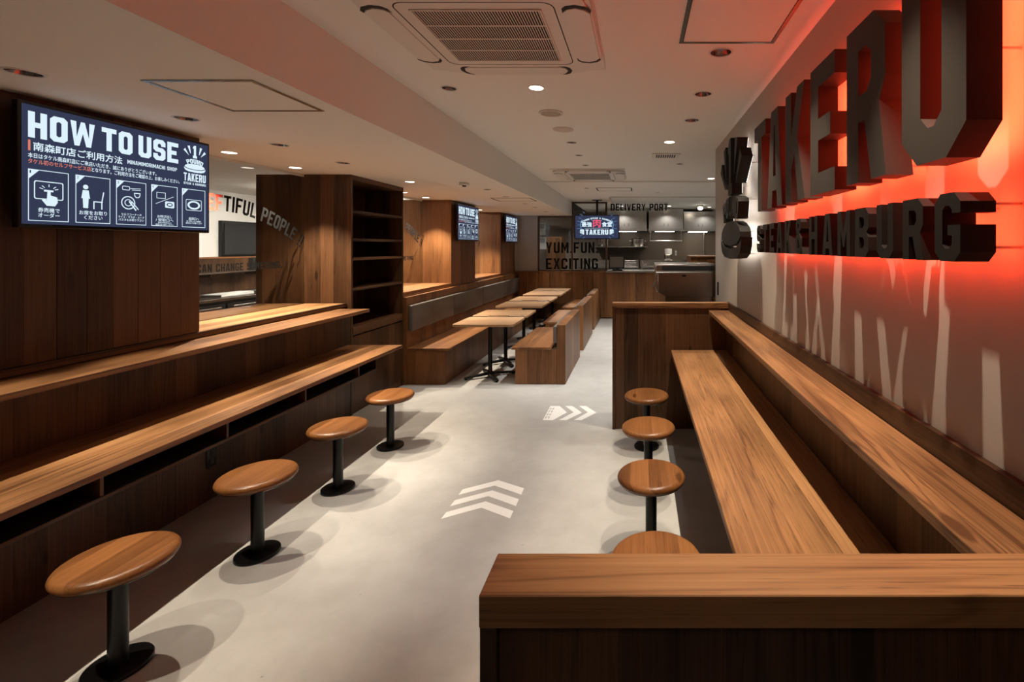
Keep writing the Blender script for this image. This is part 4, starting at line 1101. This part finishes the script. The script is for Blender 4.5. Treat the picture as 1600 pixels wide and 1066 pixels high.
# ------------------------------------------------------------------ back kitchen
def hood(x0, x1, y0, y1, z0, z1, label, lip):
    t = thing('exhaust_hood', label, 'hood', ((x0 + x1) / 2, y1, z0), 'kitchen exhaust hoods')
    build('canopy', MB().box(x0, x1, y0, y1, z0 + 0.05, z1, 0.006), 'steel', t)
    build('rim', MB().box(x0 - 0.012, x1 + 0.012, y0 - 0.012, y1, z0, z0 + 0.05, 0.004), 'steel', t)
    build('filter_well', bx(x0 + 0.03, x1 - 0.03, y0 + 0.03, y1 - 0.02, z0 - 0.002, z0), 'dark', t)
    build('hood_lamp', MB().box((x0 + x1) / 2 - 0.25, (x0 + x1) / 2 + 0.25, y0 + 0.55, y0 + 0.67, z0 - 0.010, z0 - 0.0022, 0.003), 'hood_lamp', t)
    for sx in (-0.05, 0.05):
        build('latch', MB().box((x0 + x1) / 2 + sx - 0.008, (x0 + x1) / 2 + sx + 0.008, y0 - 0.012, y0 - 0.001, z0 + 0.12, z0 + 0.18, 0.003), 'steel_dull', t)
    return t
hood(-0.80, 0.215, 12.1, 13.49, 1.955, 2.52, 'wide steel exhaust hood behind the hanging screen', 0)
hood(0.27, 1.14, 12.1, 13.49, 1.955, 2.52, 'steel exhaust hood in the middle of the kitchen', 0)
hood(1.18, 2.05, 12.4, 13.49, 1.955, 2.46, 'steel exhaust hood beside the kitchen pipe', 0)
t = thing('wall_rail', 'steel hanging rail on two drops below the middle hood', 'rail', (0.7, 12.2, 1.70))
build('bar', MB().tube([(0.30, 12.2, 1.70), (1.12, 12.2, 1.70)], 0.012), 'steel', t, True)
for xx in (0.31, 1.11): build('drop', MB().tube([(xx, 12.2, 1.70), (xx, 12.2, 1.9545)], 0.008), 'steel', t, True)
t = thing('wall_shelf', 'short steel shelf holding the pots behind the hanging screen', 'shelf', (-0.1, 13.2, 1.55))
build('shelf_board', MB().box(-1.2, 0.26, 12.95, 13.495, 1.535, 1.555, 0.003), 'steel', t)
for xx in (-1.15, -0.5, 0.2): build('bracket', bx(xx - 0.01, xx + 0.01, 13.0, 13.495, 1.50, 1.5348), 'steel_dull', t)
def pot(x, yy, z, r, h, label, grp='pots in the kitchen'):
    t = thing('cooking_pot', label, 'pot', (x, yy, z), grp)
    build('body', MB().lathe((x, yy, z), [(r * 0.96, 0.0005), (r, 0.012), (r, h), (r * 1.03, h + 0.006), (r * 0.96, h + 0.004)], 28), 'steel', t, True)
    build('lid', MB().lathe((x, yy, z), [(r * 0.99, h + 0.0065), (r * 0.6, h + 0.03), (0.018, h + 0.034), (0.018, h + 0.05), (0.0001, h + 0.052)], 28), 'steel', t, True)
    for sg in (-1, 1):
        build('handle', MB().tube([(x + sg * r, yy - 0.04, z + h * .75), (x + sg * (r + 0.04), yy - 0.03, z + h * .75), (x + sg * (r + 0.04), yy + 0.03, z + h * .75), (x + sg * r, yy + 0.04, z + h * .75)], 0.007), 'steel', t, True)
    return t
pot(0.0, 13.2, 1.556, 0.19, 0.20, 'wide steel pot with lid on the short kitchen shelf')
pot(-0.95, 13.2, 1.556, 0.17, 0.24, 'tall steel pot under the hanging screen')
def worktable(x0, x1, y0, y1, z, label):
    t = thing('kitchen_worktable', label, 'worktable', ((x0 + x1) / 2, (y0 + y1) / 2, 0))
    build('top', MB().box(x0, x1, y0, y1, z - 0.035, z, 0.004), 'steel', t)
    build('backsplash', bx(x0, x1, y1 - 0.015, y1 - 0.001, z, z + 0.16), 'steel', t)
    build('undershelf', bx(x0 + 0.03, x1 - 0.03, y0 + 0.04, y1 - 0.04, 0.22, 0.25), 'steel_dull', t)
    for a in (x0 + 0.04, x1 - 0.04):
        for b in (y0 + 0.05, y1 - 0.05):
            build('leg', MB().lathe((a, b, 0), [(0.02, 0.0005), (0.02, z - 0.035)], 10), 'steel', t, True)
worktable(-1.6, 0.02, 12.6, 13.45, 1.02, 'steel kitchen worktable behind the register')
worktable(0.06, 1.9, 12.6, 13.45, 1.02, 'steel kitchen worktable with the juice dispenser')
t = thing('steam_pan', 'stacked steel pans on the worktable behind the register', 'pan', (-0.25, 13.0, 1.02))
for k in range(3): build('tray', MB().box(-0.36 + 0.01 * k, -0.04 - 0.01 * k, 12.8, 13.1, 1.0205 + 0.055 * k, 1.0705 + 0.055 * k, 0.008), 'steel', t)
t = thing('sink_faucet', 'curved steel faucet on the kitchen worktable', 'faucet', (0.12, 12.8, 1.02))
build('spout', MB().tube([(0.12, 12.85, 1.0205), (0.12, 12.85, 1.16), (0.12, 12.82, 1.20), (0.12, 12.74, 1.21), (0.12, 12.70, 1.18)], 0.012), 'chrome', t, True)
build('lever', MB().tube([(0.15, 12.85, 1.05), (0.22, 12.83, 1.09)], 0.008), 'chrome', t, True)
t = thing('juice_dispenser', 'upright clear-topped drink dispenser on the worktable', 'dispenser', (0.81, 12.85, 1.02))
build('stand', MB().box(0.71, 0.91, 12.75, 12.95, 1.0205, 1.20, 0.006), 'steel', t)
build('tank', MB().lathe((0.81, 12.85, 0), [(0.085, 1.2005), (0.11, 1.24), (0.11, 1.34), (0.095, 1.36)], 20), 'steel_dull', t, True)
build('hopper', MB().lathe((0.81, 12.85, 0), [(0.095, 1.3605), (0.095, 1.49), (0.0001, 1.50)], 20), 'acwhite', t, True)
t = thing('kitchen_locker', 'narrow wooden cupboard standing behind the painted glass', 'cupboard', (-2.15, 12.6, 0))
build('body', MB().box(-2.35, -1.95, 12.3, 12.9, 0.002, 1.80, 0.003), 'panel_z', t)
for a in (-2.345, -2.148): build('door', MB().box(a, a + 0.193, 12.284, 12.2998, 0.06, 1.77, 0.002), 'panel_z', t)
t = thing('notice_sheet', 'white paper notice pinned on the kitchen wall, upper of two', 'paper', (-2.75, 13.49, 2.0))
build('sheet', bx(-2.95, -2.60, 13.496, 13.4995, 1.88, 2.22), 'white', t)
build('printed_block', bx(-2.92, -2.63, 13.4952, 13.4958, 2.06, 2.19), 'grey_wall', t)
t = thing('notice_sheet', 'white paper notice pinned on the kitchen wall, lower of two', 'paper', (-2.75, 13.49, 1.6))
build('sheet', bx(-2.98, -2.58, 13.496, 13.4995, 1.48, 1.82), 'white', t)
build('printed_block', bx(-2.94, -2.62, 13.4952, 13.4958, 1.66, 1.79), 'grey_wall', t)
t = thing('wall_pipe', 'thin vertical steel pipe on the kitchen wall', 'pipe', (1.85, 13.46, 0))
build('pipe', MB().tube([(1.85, 13.46, 0.0), (1.85, 13.46, 2.5)], 0.02), 'steel', t, True)
for zz in (0.6, 1.4, 2.2): build('clamp', MB().box(1.825, 1.875, 13.43, 13.4995, zz, zz + 0.03, 0.003), 'steel_dull', t)
t = thing('wall_socket', 'pair of small white sockets on the kitchen wall', 'socket', (1.06, 13.49, 1.40))
build('plate', MB().box(1.03, 1.09, 13.49, 13.4995, 1.30, 1.44, 0.002), 'grey_wall', t)
for zz in (1.33, 1.41): build('socket_face', MB().lathe((1.06, 13.4898, zz), [(0.018, 0), (0.018, -0.003)], 12, 'Y'), 'white', t, True)
t = thing('microwave_oven', 'white-topped steel appliance beside the kitchen pipe', 'appliance', (1.55, 12.85, 1.02))
build('body', MB().box(1.32, 1.82, 12.65, 13.1, 1.0205, 1.33, 0.006), 'steel', t)
build('door', MB().box(1.34, 1.68, 12.640, 12.6498, 1.05, 1.30, 0.003), 'glass_dark', t)
t = thing('ceiling_kitchen_lamp', 'bright surface lamp on the kitchen ceiling', 'lamp', (1.45, 11.2, 2.525))
build('base', MB().lathe((1.45, 11.2, 2.525), [(0.07, -0.0005), (0.07, -0.03), (0.05, -0.05)], 20), 'steel', t, True)
build('bulb', MB().lathe((1.45, 11.2, 2.525), [(0.055, -0.05), (0.06, -0.08), (0.04, -0.11), (0.0001, -0.12)], 20), 'lens', t, True)
def area(name, loc, size, watts, colr, rot=(0, 0, 0)):
    d = bpy.data.lights.new(name, 'AREA'); d.energy = watts; d.color = colr; d.shape = 'RECTANGLE'; d.size, d.size_y = size
    o = bpy.data.objects.new(name, d); COL.objects.link(o); o.location = loc; o.rotation_euler = rot
    return o
def fill_lamp(x0, x1, yy, z, watts, label):  # lamp added out of view to brighten the side kitchen
    t = thing('ceiling_fill_lamp', label, 'lamp', ((x0 + x1) / 2, yy, z))
    build('housing', MB().box(x0, x1, yy - 0.06, yy + 0.06, z - 0.03, z - 0.0005, 0.004), 'white', t)
    build('diffuser', MB().box(x0 + 0.01, x1 - 0.01, yy - 0.05, yy + 0.05, z - 0.045, z - 0.0302, 0.004), emit('fill lamp diffuser', (1.0, 0.92, 0.80), watts), t)

# ------------------------------------------------------------------ steel machine behind the far partition
t = thing('water_server', 'large stainless steel dispensing machine behind the far partition', 'machine', (0.5, 5.3, 0))
Y0, Y1 = 5.0, 5.55
def side(pts, y0, y1): return MB().prism([[list(pts)]], ((0, y0, 0), (1, 0, 0), (0, 0, 1)), -(y1 - y0), 0.0)
build('body', side([(0.19, 1.29), (0.19, 1.10), (0.215, 1.08), (0.295, 1.035), (0.80, 1.035), (0.80, 1.29)], Y0, Y1), 'steel_dull', t)
build('lid', MB().box(0.182, 0.815, Y0 - 0.01, Y1, 1.292, 1.375, 0.012), 'steel', t, True)
build('lid_recess', bx(0.25, 0.785, Y0 - 0.0115, Y0 - 0.0095, 1.305, 1.355), 'dark', t)
build('rail', MB().box(0.186, 0.775, Y0 - 0.028, Y0 - 0.0005, 1.283, 1.294, 0.004), 'steel', t)
build('corner_edge', MB().box(0.19, 0.215, Y0 - 0.006, Y0 + 0.02, 1.09, 1.283, 0.006), 'chrome', t, True)
build('spout', MB().prism([[[(0.150, 1.115), (0.165, 1.105), (0.189, 1.165), (0.180, 1.178)]]], ((0, Y0 + 0.12, 0), (1, 0, 0), (0, 0, 1)), -0.14, 0.0), 'steel', t)
build('base', MB().box(0.285, 0.79, Y0 + 0.03, Y1 - 0.02, 0.002, 1.0348, 0.006), 'steel_dull', t)
build('badge', MB().box(0.46, 0.50, Y0 - 0.003, Y0 - 0.0003, 1.245, 1.262, 0.001), 'black', t)
build('label_strip', MB().box(0.27, 0.32, Y0 - 0.002, Y0 - 0.0003, 1.09, 1.097, 0.0005), 'black', t)
t = thing('service_cabinet', 'reddish wooden service cabinet behind the steel machine', 'cabinet', (1.0, 6.2, 0))
build('body', MB().box(0.66, 1.6, 6.0, 6.5, 0.002, 1.42, 0.003), 'warm_z', t)
build('top', MB().box(0.655, 1.605, 5.99, 6.5, 1.4205, 1.438, 0.002), 'warm_y', t)
build('door', MB().box(0.86, 1.22, 5.985, 5.9995, 0.05, 1.39, 0.002), 'warm_z', t)
build('handle', MB().tube([(0.90, 5.975, 0.85), (0.90, 5.965, 0.87), (0.90, 5.965, 1.0), (0.90, 5.975, 1.02), (0.90, 5.986, 1.02)], 0.005), 'steel', t, True)
t = thing('wall_switch', 'slim black switch strip at the end of the lettered wall', 'switch', (WALLR, 4.72, 1.18))
build('plate', MB().box(WALLR - 0.010, WALLR - 0.0003, 4.70, 4.735, 1.08, 1.21, 0.002), 'blackgloss', t)
build('rocker', MB().box(WALLR - 0.013, WALLR - 0.0095, 4.708, 4.727, 1.12, 1.17, 0.001), 'black', t)

# ------------------------------------------------------------------ side kitchen seen through the serving window
t = thing('kitchen_dado', 'dark wooden panelling along the side kitchen wall', 'panelling', (-5.99, 7, 0.9))
build('panelling', bx(-5.999, -5.975, 4.5, 9.5, 0.90, 1.385), 'panel_z', t)
build('top_strip', MB().box(-5.999, -5.965, 4.5, 9.5, 1.3855, 1.41, 0.002), 'warm_y', t)
t = thing('kitchen_pass_window', 'dark glazed hatch in the white side kitchen wall', 'hatch', (-5.99, 7.6, 1.42))
build('frame', MB().box(-5.999, -5.95, 6.86, 8.6, 1.415, 1.93, 0.004), 'black', t)
build('glazing', bx(-5.9498, -5.944, 6.90, 8.56, 1.45, 1.89), 'glass_dark', t)
t = thing('kitchen_shelf', 'thin steel shelf on the dark panelling', 'shelf', (-5.9, 6.9, 1.19))
build('shelf_board', MB().box(-5.974, -5.75, 5.4, 7.35, 1.185, 1.20, 0.003), 'steel', t)
for yy in (5.6, 6.5, 7.3): build('bracket', bx(-5.974, -5.78, yy - 0.01, yy + 0.01, 1.14, 1.1848), 'steel_dull', t)
t = thing('control_box', 'grey control box fixed to the panelling', 'control box', (-5.97, 7.5, 1.2))
build('box', MB().box(-5.974, -5.90, 7.36, 7.66, 1.15, 1.38, 0.006), 'glass_dark', t)
build('cover', MB().box(-5.90, -5.893, 7.40, 7.62, 1.18, 1.37, 0.002), 'blackgloss', t)
t = thing('fridge_counter', 'black undercounter fridge with a steel worktop', 'fridge', (-5.7, 7, 0))
build('worktop', MB().box(-5.97, -5.45, 4.6, 9.0, 0.84, 0.875, 0.004), 'steel_dull', t)
build('body', bx(-5.97, -5.50, 4.62, 8.98, 0.05, 0.8398), 'black', t)
for k in range(5):
    a = 4.66 + k * 0.87
    dr = build('door', MB().box(-5.4998, -5.47, a, a + 0.84, 0.10, 0.80, 0.005), 'blackgloss', t)
    build('handle', MB().box(-5.4698, -5.45, a + 0.08, a + 0.76, 0.745, 0.765, 0.004), 'steel', dr)
for a in (4.7, 6.8, 8.9):
    build('leg', MB().lathe((-5.6, a, 0), [(0.02, 0.0005), (0.02, 0.05)], 10), 'steel', t, True)
t = thing('paper_stack', 'stack of white paper sheets on the fridge worktop', 'paper', (-5.75, 6.9, 0.875))
build('sheet_pile', MB().box(-5.88, -5.60, 6.45, 7.0, 0.8755, 0.905, 0.002), 'white', t)
build('top_sheet', MB().box(-5.86, -5.62, 6.50, 7.03, 0.9052, 0.908, 0.0005), 'white', t)
fill_lamp(-5.0, -4.0, 6.6, 2.35, 300.0, 'added unseen ceiling lamp lighting the side kitchen past the serving window')
fill_lamp(-5.0, -4.0, 8.2, 2.35, 150.0, 'second added unseen ceiling lamp deeper in the side kitchen')
